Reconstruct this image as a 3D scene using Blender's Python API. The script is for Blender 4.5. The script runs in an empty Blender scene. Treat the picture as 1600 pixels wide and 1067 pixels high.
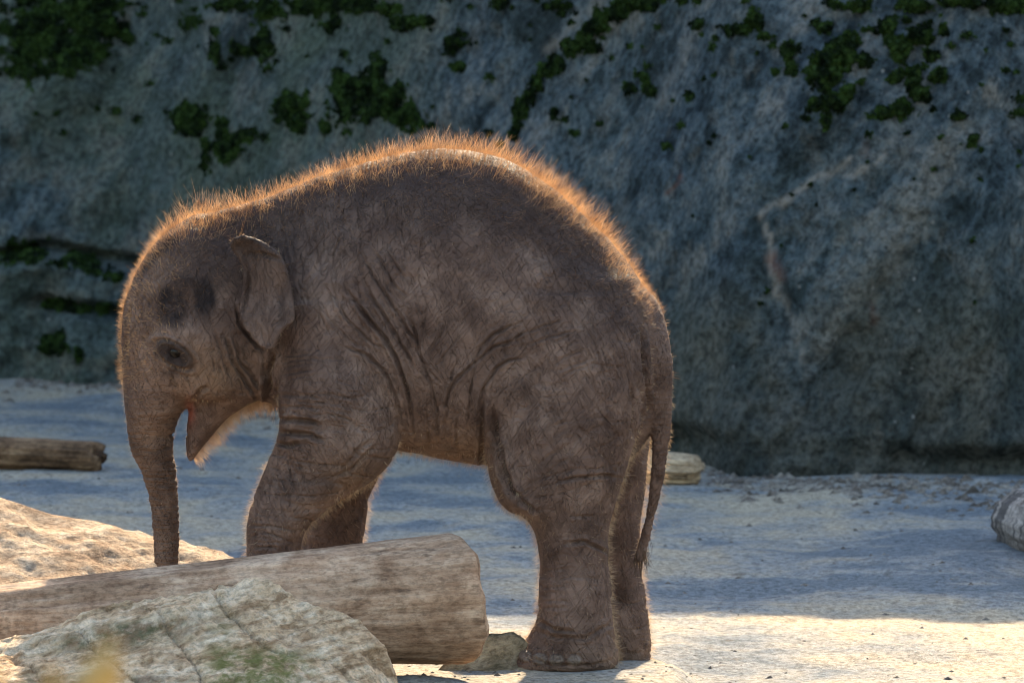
import bpy, math, random
import numpy as np
from mathutils import Vector

random.seed(7)
RNG = np.random.default_rng(7)
SC = bpy.context.scene
COL = SC.collection

# ------------------------------------------------------------------ camera
CAM_Z, PITCH, LENS, W, H = 1.6, math.radians(4.37), 200.0, 1600.0, 1067.0
FPX = W * LENS / 36.0
cam_d = bpy.data.cameras.new('camera')
cam = bpy.data.objects.new('camera', cam_d)
COL.objects.link(cam)
cam.location = (0, 0, CAM_Z)
cam.rotation_euler = (math.pi / 2 - PITCH, 0, 0)
cam_d.lens = LENS
cam_d.sensor_width = 36.0
cam_d.clip_start = 0.1
cam_d.clip_end = 2000
cam_d.dof.use_dof = True
cam_d.dof.focus_distance = 11.75
cam_d.dof.aperture_fstop = 9.0
SC.camera = cam

# ------------------------------------------------------------------ sky and sun
SUN_EL, SUN_AZ = math.radians(31), math.radians(8)      # behind the elephant, a little to the right
world = bpy.data.worlds.new('World')
SC.world = world
world.use_nodes = True
wn = world.node_tree.nodes
wl = world.node_tree.links
sky = wn.new('ShaderNodeTexSky')
sky.sky_type = 'NISHITA'
sky.sun_disc = False
sky.sun_elevation = SUN_EL
sky.sun_rotation = SUN_AZ
sky.air_density = 1.5
sky.dust_density = 2.0
sky.ozone_density = 2.0
bg = wn['Background']
bg.inputs['Strength'].default_value = 0.125
wl.new(sky.outputs[0], bg.inputs[0])
sun_d = bpy.data.lights.new('sun', 'SUN')
sun_d.energy = 5.0
sun_d.angle = math.radians(0.53)
sun_d.color = (1.0, 0.81, 0.55)
sun = bpy.data.objects.new('sun', sun_d)
COL.objects.link(sun)
SUN = Vector((math.sin(SUN_AZ) * math.cos(SUN_EL), math.cos(SUN_AZ) * math.cos(SUN_EL), math.sin(SUN_EL)))
sun.rotation_euler = SUN.to_track_quat('Z', 'Y').to_euler()
sun.location = (2, 20, 12)
vs = SC.view_settings
vs.view_transform = 'Standard'
vs.look = 'None'
vs.exposure = 1.85
vs.gamma = 1.0
vs.use_curve_mapping = False
SC.render.film_transparent = False
SC.cycles.max_bounces = 6
SC.cycles.filter_width = 1.0
SC.cycles.use_denoising = True
SC.cycles.denoising_input_passes = 'RGB_ALBEDO_NORMAL'
SC.cycles.denoising_prefilter = 'ACCURATE'

# ------------------------------------------------------------------ helpers
def ray(px, py):
    a = (np.asarray(px, float) - W / 2) / FPX
    b = (H / 2 - np.asarray(py, float)) / FPX
    return a, math.cos(PITCH) + b * math.sin(PITCH), -math.sin(PITCH) + b * math.cos(PITCH)

def P(px, py, Y):
    """the point at depth Y seen at a given place in the photograph"""
    a, dy, dz = ray(px, py)
    t = np.asarray(Y, float) / dy
    return a * t, CAM_Z + dz * t

def G(px, py, z):
    a, dy, dz = ray(px, py)
    t = (z - CAM_Z) / dz
    return a * t, dy * t

def sstep(a, b, x):
    t = np.clip((x - a) / (b - a), 0, 1)
    return t * t * (3 - 2 * t)

def _hash(ix, iy, iz, seed):
    h = (ix.astype(np.int64) * 374761393 + iy.astype(np.int64) * 668265263 + iz.astype(np.int64) * 1274126177 + seed * 974711) & 0xFFFFFFFF
    h = ((h ^ (h >> 13)) * 1274126177) & 0xFFFFFFFF
    h = h ^ (h >> 16)
    return (h & 0xFFFF).astype(np.float32) / 32767.5 - 1.0

def vnoise(x, y, z, seed=0):
    x, y, z = np.broadcast_arrays(np.asarray(x, float), np.asarray(y, float), np.asarray(z, float))
    ix, iy, iz = np.floor(x), np.floor(y), np.floor(z)
    fx, fy, fz = x - ix, y - iy, z - iz
    ux, uy, uz = [f * f * f * (f * (f * 6 - 15) + 10) for f in (fx, fy, fz)]
    r = 0
    for dx in (0, 1):
        for dy in (0, 1):
            for dz in (0, 1):
                w = (ux if dx else 1 - ux) * (uy if dy else 1 - uy) * (uz if dz else 1 - uz)
                r = r + w * _hash(ix + dx, iy + dy, iz + dz, seed)
    return r

def fbm(x, y, z, octs=4, seed=0, gain=0.5):
    r, a, s = 0, 1.0, 1.0
    for o in range(octs):
        r = r + a * vnoise(x * s + o * 17.3, y * s - o * 9.1, z * s + o * 5.7, seed + o)
        a *= gain
        s *= 2.03
    return r

def new_mesh(name, verts, faces, smooth=True):
    verts = np.ascontiguousarray(verts, dtype=np.float32)
    faces = np.ascontiguousarray(faces, dtype=np.int32)
    me = bpy.data.meshes.new(name)
    n = faces.shape[1]
    me.vertices.add(len(verts))
    me.vertices.foreach_set('co', verts.ravel())
    me.loops.add(faces.size)
    me.loops.foreach_set('vertex_index', faces.ravel())
    me.polygons.add(len(faces))
    me.polygons.foreach_set('loop_start', np.arange(0, faces.size, n, dtype=np.int32))
    me.polygons.foreach_set('use_smooth', np.full(len(faces), smooth))
    me.update(calc_edges=True)
    return me

def obj(name, me, mat, parent=None, loc=(0, 0, 0), **props):
    o = bpy.data.objects.new(name, me)
    COL.objects.link(o)
    o.location = loc
    if mat is not None:
        me.materials.clear()
        me.materials.append(mat)
    if parent is not None:
        o.parent = parent
    for k, v in props.items():
        o[k] = v
    return o

def attr(me, name, vals):
    a = me.attributes.new(name, 'FLOAT', 'POINT')
    a.data.foreach_set('value', np.ascontiguousarray(vals, dtype=np.float32))

def grid_faces(nu, nv, wrap_u=False):
    i = np.arange(nu if wrap_u else nu - 1)
    j = np.arange(nv - 1)
    I, J = np.meshgrid(i, j, indexing='ij')
    I2 = (I + 1) % nu
    return np.stack([I * nv + J, I2 * nv + J, I2 * nv + J + 1, I * nv + J + 1], -1).reshape(-1, 4)

# ------------------------------------------------------------------ material helpers
class Mat:
    def __init__(self, name):
        self.m = bpy.data.materials.new(name)
        self.m.use_nodes = True
        self.nt = self.m.node_tree
        self.n = self.nt.nodes
        self.b = self.n['Principled BSDF']
        self.out = self.n['Material Output']
    def link(self, a, b):
        self.nt.links.new(a, b)
    def coord(self, scale=(1, 1, 1), rot=(0, 0, 0), kind='Object'):
        t = self.n.new('ShaderNodeTexCoord')
        r = self.n.new('ShaderNodeMapping')          # turn first, then stretch
        r.inputs['Rotation'].default_value = rot
        m = self.n.new('ShaderNodeMapping')
        m.inputs['Scale'].default_value = scale
        self.link(t.outputs[kind], r.inputs[0])
        self.link(r.outputs[0], m.inputs[0])
        return m.outputs[0]
    def noise(self, vec, scale, detail=6, rough=0.6, dist=0.0):
        t = self.n.new('ShaderNodeTexNoise')
        t.inputs['Scale'].default_value = scale
        t.inputs['Detail'].default_value = detail
        t.inputs['Roughness'].default_value = rough
        t.inputs['Distortion'].default_value = dist
        self.link(vec, t.inputs['Vector'])
        return t.outputs['Fac']
    def voro(self, vec, scale, feature='DISTANCE_TO_EDGE', rnd=1.0):
        t = self.n.new('ShaderNodeTexVoronoi')
        t.feature = feature
        t.inputs['Scale'].default_value = scale
        t.inputs['Randomness'].default_value = rnd
        self.link(vec, t.inputs['Vector'])
        return t.outputs['Distance']
    def warp(self, vec, scale, amount):
        t = self.n.new('ShaderNodeTexNoise')
        t.inputs['Scale'].default_value = scale
        t.inputs['Detail'].default_value = 2
        self.link(vec, t.inputs['Vector'])
        s = self.n.new('ShaderNodeVectorMath'); s.operation = 'SCALE'
        s.inputs['Scale'].default_value = amount
        self.link(t.outputs['Color'], s.inputs[0])
        a = self.n.new('ShaderNodeVectorMath'); a.operation = 'ADD'
        self.link(vec, a.inputs[0]); self.link(s.outputs[0], a.inputs[1])
        return a.outputs[0]
    def ramp(self, fac, stops):
        r = self.n.new('ShaderNodeValToRGB')
        e = r.color_ramp.elements
        while len(e) > 1:
            e.remove(e[-1])
        for k, (p, c) in enumerate(stops):
            if not isinstance(c, (tuple, list)):
                c = (c, c, c)
            x = e[0] if k == 0 else e.new(p)
            x.position = p
            x.color = (*c, 1)
        self.link(fac, r.inputs[0])
        return r.outputs[0]
    def mix(self, fac, a, b, mode='MIX'):
        m = self.n.new('ShaderNodeMix')
        m.data_type = 'RGBA'
        m.blend_type = mode
        for k, s in ((0, fac), (6, a), (7, b)):
            if hasattr(s, 'is_linked'):
                self.link(s, m.inputs[k])
            elif isinstance(s, (tuple, list)):
                m.inputs[k].default_value = (*s, 1)
            else:
                m.inputs[k].default_value = s
        return m.outputs[2]
    def math(self, op, a, b=0.0, clamp=False):
        m = self.n.new('ShaderNodeMath')
        m.operation = op
        m.use_clamp = clamp
        for k, s in ((0, a), (1, b)):
            if hasattr(s, 'is_linked'):
                self.link(s, m.inputs[k])
            else:
                m.inputs[k].default_value = s
        return m.outputs[0]
    def attr(self, name):
        a = self.n.new('ShaderNodeAttribute')
        a.attribute_name = name
        return a.outputs['Fac']
    def bump(self, h, dist, strength=1.0, prev=None):
        b = self.n.new('ShaderNodeBump')
        b.inputs['Distance'].default_value = dist
        b.inputs['Strength'].default_value = strength
        self.link(h, b.inputs['Height'])
        if prev is not None:
            self.link(prev, b.inputs['Normal'])
        return b.outputs[0]
    def done(self, color, rough=0.9, normal=None, spec=0.3):
        if hasattr(color, 'is_linked'):
            self.link(color, self.b.inputs['Base Color'])
        else:
            self.b.inputs['Base Color'].default_value = (*color, 1)
        if hasattr(rough, 'is_linked'):
            self.link(rough, self.b.inputs['Roughness'])
        else:
            self.b.inputs['Roughness'].default_value = rough
        self.b.inputs['Specular IOR Level'].default_value = spec
        if normal is not None:
            self.link(normal, self.b.inputs['Normal'])
        return self.m

def mat_ground():
    m = Mat('sandy_ground')
    c = m.coord()
    big = m.noise(c, 0.9, 5, 0.6, 0.6)
    mid = m.noise(c, 5.0, 6, 0.65, 0.4)
    fine = m.noise(c, 60.0, 5, 0.7)
    f = m.math('ADD', m.math('MULTIPLY', big, 0.6), m.math('MULTIPLY', mid, 0.4))
    col = m.ramp(f, [(0.43, (0.19, 0.21, 0.23)), (0.475, (0.29, 0.29, 0.285)), (0.52, (0.385, 0.35, 0.30)), (0.58, (0.49, 0.405, 0.30))])
    col = m.mix(0.6, col, m.ramp(fine, [(0.40, (0.38, 0.36, 0.33)), (0.56, (1.2, 1.2, 1.2))]), 'MULTIPLY')
    speck = m.ramp(m.noise(c, 15.0, 4, 0.6), [(0.645, 0.0), (0.70, 1.0)])
    col = m.mix(m.math('MULTIPLY', speck, 0.55), col, (0.10, 0.075, 0.055))
    grit = m.noise(c, 170.0, 4, 0.7)
    col = m.mix(0.4, col, m.ramp(grit, [(0.40, 0.45), (0.56, 1.15)]), 'MULTIPLY')
    n = m.bump(mid, 0.02, 0.8)
    n = m.bump(fine, 0.010, 0.9, n)
    n = m.bump(grit, 0.006, 1.0, n)
    return m.done(col, 0.95, n, 0.06)

def mat_wall():
    m = Mat('weathered_rock_wall')
    c = m.coord()
    # streaks that lean to the right as they climb
    s = m.warp(m.coord((1.0, 0.4, 0.28), (0, math.radians(-32), 0)), 3.0, 0.12)
    st = m.noise(s, 7.0, 7, 0.62, 0.3)
    sv = m.noise(m.warp(m.coord((1.0, 0.4, 0.22)), 3.0, 0.1), 9.0, 6, 0.6)
    big = m.noise(c, 1.5, 4, 0.55)
    fine = m.noise(c, 45.0, 6, 0.7)
    mid = m.noise(c, 12.0, 6, 0.65)
    f = m.math('ADD', m.math('MULTIPLY', st, 0.62), m.math('MULTIPLY', mid, 0.38))
    col = m.ramp(f, [(0.42, (0.017, 0.027, 0.035)), (0.475, (0.060, 0.083, 0.100)), (0.525, (0.106, 0.126, 0.138)), (0.60, (0.21, 0.20, 0.185))])
    low = m.mix(m.math('MULTIPLY', m.ramp(sv, [(0.35, 0.0), (0.62, 1.0)]), 0.75), (0.04, 0.048, 0.045), (0.125, 0.112, 0.085))
    col = m.mix(m.attr('lower'), col, low)
    col = m.mix(m.math('MULTIPLY', m.attr('green'), m.ramp(big, [(0.35, 0.15), (0.62, 0.75)])), col, (0.085, 0.105, 0.075))
    col = m.mix(m.math('MULTIPLY', m.ramp(m.noise(c, 5.0, 5, 0.7), [(0.53, 0.0), (0.62, 1.0)]), 0.32), col, (0.20, 0.18, 0.15))
    col = m.mix(0.75, col, m.ramp(fine, [(0.38, 0.25), (0.58, 1.25)]), 'MULTIPLY')
    dark = m.ramp(m.noise(c, 30.0, 4, 0.6), [(0.64, 0.0), (0.70, 1.0)])
    col = m.mix(m.math('MULTIPLY', dark, 0.6), col, (0.02, 0.026, 0.024))
    pale = m.ramp(m.voro(c, 16.0, 'F1'), [(0.07, 1.0), (0.12, 0.0)])
    pale = m.math('MULTIPLY', pale, m.ramp(m.noise(c, 3.1, 3), [(0.52, 0.0), (0.6, 1.0)]))
    col = m.mix(m.math('MULTIPLY', pale, 0.5), col, (0.42, 0.40, 0.37))
    col = m.mix(m.math('MULTIPLY', m.attr('vein'), m.ramp(fine, [(0.3, 0.6), (0.55, 1.0)])), col, (0.40, 0.34, 0.28))
    col = m.mix(m.math('MULTIPLY', m.attr('rust'), 0.8), col, (0.17, 0.06, 0.035))
    n = m.bump(st, 0.08, 0.9)
    n = m.bump(mid, 0.06, 0.9, n)
    n = m.bump(fine, 0.016, 0.9, n)
    return m.done(col, 0.85, n, 0.10)

def mat_rock(name, a, b, c3, moss=0.0, orange=0.0):
    m = Mat(name)
    c = m.coord()
    mid = m.noise(c, 9.0, 8, 0.68, 0.3)
    fine = m.noise(c, 70.0, 6, 0.72)
    lay = m.noise(m.coord((1, 1, 3.5), (0.3, 0.35, 0)), 16.0, 6, 0.65, 0.5)
    f = m.math('ADD', m.math('MULTIPLY', mid, 0.55), m.math('MULTIPLY', lay, 0.45))
    col = m.ramp(f, [(0.42, a), (0.5, b), (0.58, c3)])
    col = m.mix(0.7, col, m.ramp(fine, [(0.38, 0.5), (0.56, 1.25)]), 'MULTIPLY')
    if orange:
        o = m.ramp(m.noise(c, 7.0, 5, 0.65), [(0.54, 0.0), (0.64, 1.0)])
        col = m.mix(m.math('MULTIPLY', o, orange), col, (0.30, 0.17, 0.09))
    if moss:
        g = m.math('MULTIPLY', m.attr('moss'), m.ramp(m.noise(c, 26.0, 6, 0.7), [(0.38, 0.0), (0.56, 1.0)]))
        col = m.mix(m.math('MULTIPLY', g, moss), col, (0.16, 0.165, 0.045))
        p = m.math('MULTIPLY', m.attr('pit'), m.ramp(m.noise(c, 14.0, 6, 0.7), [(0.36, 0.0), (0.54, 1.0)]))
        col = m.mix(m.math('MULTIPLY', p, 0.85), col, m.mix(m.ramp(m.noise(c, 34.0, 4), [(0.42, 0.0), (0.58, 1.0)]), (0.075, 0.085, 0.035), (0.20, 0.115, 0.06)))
    n = m.bump(lay, 0.03, 0.9)
    n = m.bump(mid, 0.03, 0.9, n)
    n = m.bump(fine, 0.008, 0.9, n)
    return m.done(col, 0.9, n, 0.08)

def mat_wood(name, a, b, c3, stripe=False):
    m = Mat(name)
    g = m.warp(m.coord((0.10, 1, 1)), 6.0, 0.03)
    gr = m.noise(g, 55.0, 7, 0.7)
    gr2 = m.noise(g, 14.0, 5, 0.6)
    blot = m.noise(m.coord((0.7, 1, 1)), 11.0, 7, 0.7, 0.4)
    f = m.math('ADD', m.math('MULTIPLY', gr, 0.4), m.math('MULTIPLY', blot, 0.6))
    col = m.ramp(f, [(0.41, a), (0.5, b), (0.59, c3)])
    col = m.mix(0.6, col, m.ramp(gr2, [(0.38, 0.6), (0.58, 1.1)]), 'MULTIPLY')
    col = m.mix(0.5, col, m.ramp(m.noise(m.coord((0.5, 1, 1)), 120.0, 5, 0.75), [(0.4, 0.35), (0.55, 1.15)]), 'MULTIPLY')
    sp = m.ramp(m.noise(m.coord((0.35, 1, 1)), 40.0, 4, 0.6), [(0.62, 0.0), (0.69, 1.0)])
    col = m.mix(m.math('MULTIPLY', sp, 0.6), col, (0.06, 0.035, 0.025))
    if stripe:
        w = m.noise(m.warp(m.coord((1, 0.25, 0.25)), 8.0, 0.08), 26.0, 3, 0.55)
        col = m.mix(m.math('MULTIPLY', m.ramp(w, [(0.5, 0.0), (0.57, 1.0)]), 0.8), col, (0.05, 0.045, 0.045))
    n = m.bump(gr, 0.004, 0.9)
    n = m.bump(gr2, 0.008, 0.6, n)
    return m.done(col, 0.8, n, 0.10)

def mat_leafy(name, dark, light, trans=0.3):
    m = Mat(name)
    f = m.noise(m.coord(), 18.0, 3, 0.6)
    col = m.ramp(f, [(0.4, dark), (0.62, light)])
    m.done(col, 0.75, None, 0.08)
    t = m.n.new('ShaderNodeBsdfTranslucent')
    m.link(col, t.inputs['Color'])
    x = m.n.new('ShaderNodeMixShader')
    x.inputs[0].default_value = trans
    m.link(m.b.outputs[0], x.inputs[1]); m.link(t.outputs[0], x.inputs[2])
    m.link(x.outputs[0], m.out.inputs['Surface'])
    return m.m

def mat_hair(name, dark, light, trans=0.45):
    m = Mat(name)
    f = m.noise(m.coord(), 30.0, 2, 0.5)
    col = m.ramp(f, [(0.38, dark), (0.62, light)])
    m.done(col, 0.5, None, 0.35)
    t = m.n.new('ShaderNodeBsdfTranslucent')
    m.link(col, t.inputs['Color'])
    x = m.n.new('ShaderNodeMixShader')
    x.inputs[0].default_value = trans
    m.link(m.b.outputs[0], x.inputs[1]); m.link(t.outputs[0], x.inputs[2])
    m.link(x.outputs[0], m.out.inputs['Surface'])
    return m.m

def mat_skin():
    m = Mat('elephant_skin')
    c = m.coord()
    w = m.warp(c, 9.0, 0.05)
    # fine crackle of the hide with long ridged wrinkles over it
    def ridged(vec, scale, width, detail=3):
        nz = m.noise(vec, scale, detail, 0.6, 0.4)
        return m.ramp(m.math('ABSOLUTE', m.math('SUBTRACT', nz, 0.5)), [(0.0, 0.0), (width, 1.0)])
    cr = m.ramp(m.voro(m.warp(m.coord((1.0, 1.0, 0.7)), 40.0, 0.020), 112.0), [(0.0, 0.0), (0.12, 1.0)])
    cr2 = m.ramp(m.voro(m.warp(c, 90.0, 0.008), 330.0), [(0.0, 0.0), (0.25, 1.0)])
    la = ridged(m.warp(m.coord((1.0, 1.0, 0.16), (0, math.radians(28), 0)), 9.0, 0.03), 50.0, 0.045)
    lb = ridged(m.warp(m.coord((1.0, 1.0, 0.18), (0, math.radians(-40), 0)), 9.0, 0.03), 54.0, 0.045)
    lc = ridged(m.warp(m.coord((0.3, 1.0, 1.0), (0, math.radians(-12), 0)), 12.0, 0.04), 44.0, 0.045)
    fine = m.noise(c, 260.0, 4, 0.65)
    ring = m.noise(m.warp(m.coord((0.10, 0.10, 1.0)), 12.0, 0.012), 150.0, 3, 0.55)
    big = m.noise(w, 3.4, 5, 0.6)
    mid = m.noise(w, 14.0, 6, 0.65)
    f = m.math('ADD', m.math('MULTIPLY', big, 0.4), m.math('MULTIPLY', mid, 0.6))
    col = m.ramp(f, [(0.38, (0.072, 0.042, 0.032)), (0.5, (0.130, 0.080, 0.061)), (0.62, (0.205, 0.134, 0.104))])
    col = m.mix(m.math('MULTIPLY', m.attr('back'), 0.8), col, (0.042, 0.027, 0.024))  # upper back: shade and hair tone painted in as darker skin
    col = m.mix(m.math('MULTIPLY', m.attr('warm'), m.ramp(mid, [(0.35, 0.3), (0.6, 0.9)])), col, (0.175, 0.096, 0.050))
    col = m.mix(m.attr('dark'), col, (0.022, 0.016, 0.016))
    col = m.mix(m.attr('pink'), col, (0.40, 0.12, 0.09))
    col = m.mix(m.attr('nail'), col, (0.22, 0.165, 0.125))
    col = m.mix(0.15, col, m.ramp(fine, [(0.38, 0.6), (0.6, 1.15)]), 'MULTIPLY')
    n = m.bump(la, 0.0025, 0.9)
    n = m.bump(lb, 0.0022, 0.9, n)
    n = m.bump(lc, 0.0010, 0.7, n)
    n = m.bump(cr, 0.0008, 0.6, n)
    n = m.bump(cr2, 0.0005, 0.6, n)
    r = m.n.new('ShaderNodeBump')
    r.inputs['Distance'].default_value = 0.009
    m.link(m.attr('ring'), r.inputs['Strength'])
    m.link(ring, r.inputs['Height'])
    m.link(n, r.inputs['Normal'])
    n = m.bump(fine, 0.0005, 0.5, r.outputs[0])
    return m.done(col, m.ramp(mid, [(0.40, 0.55), (0.6, 0.75)]), n, 0.10)

M_GROUND = mat_ground()
M_WALL = mat_wall()
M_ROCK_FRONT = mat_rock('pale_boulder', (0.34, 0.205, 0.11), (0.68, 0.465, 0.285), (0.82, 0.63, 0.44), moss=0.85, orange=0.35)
M_ROCK_TAN = mat_rock('tan_rock', (0.26, 0.17, 0.11), (0.42, 0.30, 0.20), (0.52, 0.40, 0.29), orange=0.5)
M_ROCK_SMALL = mat_rock('mossy_stone', (0.16, 0.125, 0.07), (0.33, 0.25, 0.15), (0.50, 0.39, 0.25))
M_WOOD = mat_wood('weathered_log_wood', (0.27, 0.15, 0.088), (0.42, 0.255, 0.158), (0.56, 0.375, 0.25))
M_WOOD_DARK = mat_wood('brown_bark_wood', (0.05, 0.028, 0.016), (0.15, 0.085, 0.047), (0.27, 0.165, 0.095))
M_WOOD_PALE = mat_wood('pale_stump_wood', (0.16, 0.105, 0.06), (0.36, 0.25, 0.155), (0.52, 0.38, 0.25))
M_WOOD_GREY = mat_wood('grey_striped_wood', (0.14, 0.12, 0.105), (0.25, 0.215, 0.19), (0.36, 0.31, 0.275), stripe=True)
M_MOSS = mat_leafy('moss_leaves', (0.005, 0.010, 0.004), (0.032, 0.060, 0.013), 0.2)
M_STRAW = mat_leafy('dry_straw_leaf', (0.27, 0.18, 0.065), (0.44, 0.31, 0.12), 0.25)
M_PEBBLE = mat_rock('pebbles', (0.11, 0.09, 0.075), (0.22, 0.18, 0.15), (0.36, 0.31, 0.26))
M_SKIN = mat_skin()
M_HAIR = mat_hair('red_brown_hair', (0.48, 0.29, 0.15), (0.88, 0.62, 0.36), 0.6)
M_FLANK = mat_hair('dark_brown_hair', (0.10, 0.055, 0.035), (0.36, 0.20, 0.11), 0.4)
M_FUZZ = mat_hair('pale_fuzz', (0.60, 0.43, 0.28), (0.85, 0.69, 0.50), 0.6)
M_TUFT = mat_hair('black_tail_hair', (0.03, 0.02, 0.015), (0.12, 0.07, 0.04), 0.3)

# ------------------------------------------------------------------ ground
def ground_z(x, y):
    z = -0.03 + 0.0 * x
    z = z + 0.036 * sstep(12.5, 11.75, y)
    z = z + 0.035 * sstep(11.75, 11.45, y) * sstep(0.2, -0.2, x)
    e = 0.31 + 0.05 * vnoise(y * 3.1, 0.3, 0.7, 5)
    z = z - 0.045 * sstep(e, e + 0.09, x) * sstep(12.6, 12.0, y) * sstep(8, 10.5, y)
    fade = np.exp(-(np.hypot(x, y - 14) / 12) ** 2)
    z = z + fade * ((0.018 - 0.012 * sstep(13.2, 12.4, y)) * fbm(x * 1.7, y * 1.7, 0.5, 3, 3) + 0.006 * fbm(x * 9, y * 9, 1.5, 3, 9))
    return z

def build_ground():
    xs = np.concatenate([[-400, -150, -60, -25, -12, -7, -5, -4, -3.2, -2.7], np.arange(-2.3, 2.3001, 0.02), [2.7, 3.2, 4, 5, 7, 12, 25, 60, 150, 400]])
    ys = np.concatenate([[-400, -150, -60, -25, -10, -4, 0, 3, 6, 8, 9, 9.8], np.arange(10.4, 20.5, 0.035), [21, 22, 24, 28, 40, 80, 200, 600]])
    X, Y = np.meshgrid(xs, ys, indexing='ij')
    Z = ground_z(X, Y)
    me = new_mesh('ground', np.stack([X, Y, Z], -1).reshape(-1, 3), grid_faces(len(xs), len(ys)))
    return obj('ground', me, M_GROUND, kind='structure')
build_ground()

# ------------------------------------------------------------------ rock wall
_b = [(-600, 560), (0, 589), (190, 591), (600, 652), (1060, 720), (1150, 737), (1300, 747), (1480, 755), (1560, 763), (1640, 752), (2100, 700)]
_bx, _by = G([b[0] for b in _b], [b[1] for b in _b], -0.03)
def wall_base(x):
    y = np.interp(x, _bx, _by)
    return np.where(x < _bx[0], _by[0] + (x - _bx[0]) * -0.35, np.where(x > _bx[-1], _by[-1] + (x - _bx[-1]) * -0.1, y))
def wall_crest(x):
    """height of the crest: the shade it throws ends just behind the elephant"""
    yc = wall_base(x) + 1.75
    return np.clip((yc - 13.05) * math.tan(SUN_EL) / math.cos(SUN_AZ), 2.0, 6.5) + 0.06 * fbm(x * 1.3, 0.2, 0.4, 3, 21)
def wall_px(px, py, Y):
    return P(px, py, Y)
_lx0, _lz0 = P(0, 404, 19.6)
_lx1, _lz1 = P(300, 432, 19.2)
_mx1, _mz1 = P(60, 480, 19.6)
_bz0 = float(_lz0)
def wall_y(x, z):
    x = np.asarray(x, float); z = np.asarray(z, float)
    y = wall_base(x)
    Hc = wall_crest(x)
    y = y + np.clip(z, 0, 99) * 0.36 + 0.10 * np.clip(z - 0.6, 0, 99) ** 1.2
    u = x * 0.85 - z * 0.53
    v = x * 0.53 + z * 0.85
    y = y + 0.16 * fbm(x * 0.8, z * 0.8, 2.2, 3, 31) + 0.07 * fbm(u * 4.2, v * 1.1, 0.3, 4, 33)
    y = y + 0.024 * fbm(x * 6, z * 6, 0.9, 4, 35) + 0.010 * fbm(x * 24, z * 24, 0.1, 3, 37)
    y = y + 0.05 * np.maximum(0, vnoise(u * 3.0, v * 0.7, 8.3, 38) - 0.3)
    # undercut along the foot
    t = 0.075 + 0.05 * vnoise(x * 3.2, 0.5, 0.5, 41)
    right = sstep(-0.2, 0.5, x)
    y = y + (0.04 + 0.10 * right * sstep(-0.25, 0.4, vnoise(x * 2.3, 4.2, 1.1, 43))) * sstep(t + 0.03, t - 0.05, z)
    # layered blocks at the far end
    L = sstep(-1.02, -1.18, x)
    zl = np.interp(x, [float(_lx0), float(_lx1)], [float(_lz0), float(_lz1)]) + 0.03 * vnoise(x * 5, 0.1, 0.9, 45)
    y = y - L * 0.20 * sstep(zl + 0.02, zl - 0.05, z)
    zm = float(_mz1) + 0.025 * vnoise(x * 6, 3.3, 0.9, 46)
    y = y + L * 0.10 * np.exp(-((z - zm) / 0.022) ** 2) * sstep(-1.75, -1.6, x)
    y = y + L * 0.12 * np.exp(-((z - zl - 0.012) / 0.02) ** 2)
    y = y + sstep(-1.52, -1.60, x) * L * 0.10 * sstep(zl + 0.02, zl - 0.1, z)
    # long slanting cleft
    return y

def seg_dist(px, py, pts):
    """distance to a polyline and the position 0..1 along it"""
    best = np.full(px.shape, 1e9); tb = np.zeros(px.shape)
    n = len(pts) - 1
    for k in range(n):
        (ax, ay), (bx, by) = pts[k], pts[k + 1]
        dx, dy = bx - ax, by - ay
        L2 = dx * dx + dy * dy + 1e-12
        t = np.clip(((px - ax) * dx + (py - ay) * dy) / L2, 0, 1)
        d = np.hypot(px - ax - t * dx, py - ay - t * dy)
        c = d < best
        best = np.where(c, d, best); tb = np.where(c, (k + t) / n, tb)
    return best, tb

_tx = np.arange(-2.3, 2.101, 0.0125); _tz = np.arange(-0.10, 1.86, 0.0125)
WALL_TAB = wall_y(*np.meshgrid(_tx, _tz, indexing='ij'))
def wall_look(x, z):
    i = np.clip((x + 2.3) / 0.0125, 0, len(_tx) - 1.01); j = np.clip((z + 0.10) / 0.0125, 0, len(_tz) - 1.01)
    a, b = i.astype(int), j.astype(int); u, v = i - a, j - b
    return (WALL_TAB[a, b] * (1 - u) + WALL_TAB[a + 1, b] * u) * (1 - v) + (WALL_TAB[a, b + 1] * (1 - u) + WALL_TAB[a + 1, b + 1] * u) * v

def on_wall(px, py):
    px = np.asarray(px, float); py = np.asarray(py, float)
    Y = np.full(px.shape, 17.5)
    for _ in range(14):
        x, z = P(px, py, Y)
        Y = 0.35 * Y + 0.65 * wall_look(x, z)
    x, z = P(px, py, Y)
    return x, wall_look(x, z), z

VEINS = [([(1330, 250), (1260, 290), (1190, 335), (1183, 345), (1205, 375), (1203, 410), (1218, 450), (1240, 510), (1256, 560)], 0.010, 1.0),
         ([(1385, 235), (1340, 275), (1300, 262)], 0.012, 0.7),
         ([(1120, 345), (1118, 380)], 0.008, 0.6),
         ([(1190, 600), (1150, 640)], 0.006, 0.4),
         ([(905, 20), (860, 80)], 0.02, 0.6), ([(1080, 60), (1030, 160)], 0.02, 0.35)]
RUST = [([(1205, 405), (1222, 432)], 0.016, 0.9), ([(1063, 272), (1040, 298)], 0.009, 1.0), ([(1362, 482), (1368, 512)], 0.012, 0.9),
        ([(1350, 215), (1352, 235)], 0.014, 0.5)]

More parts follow.
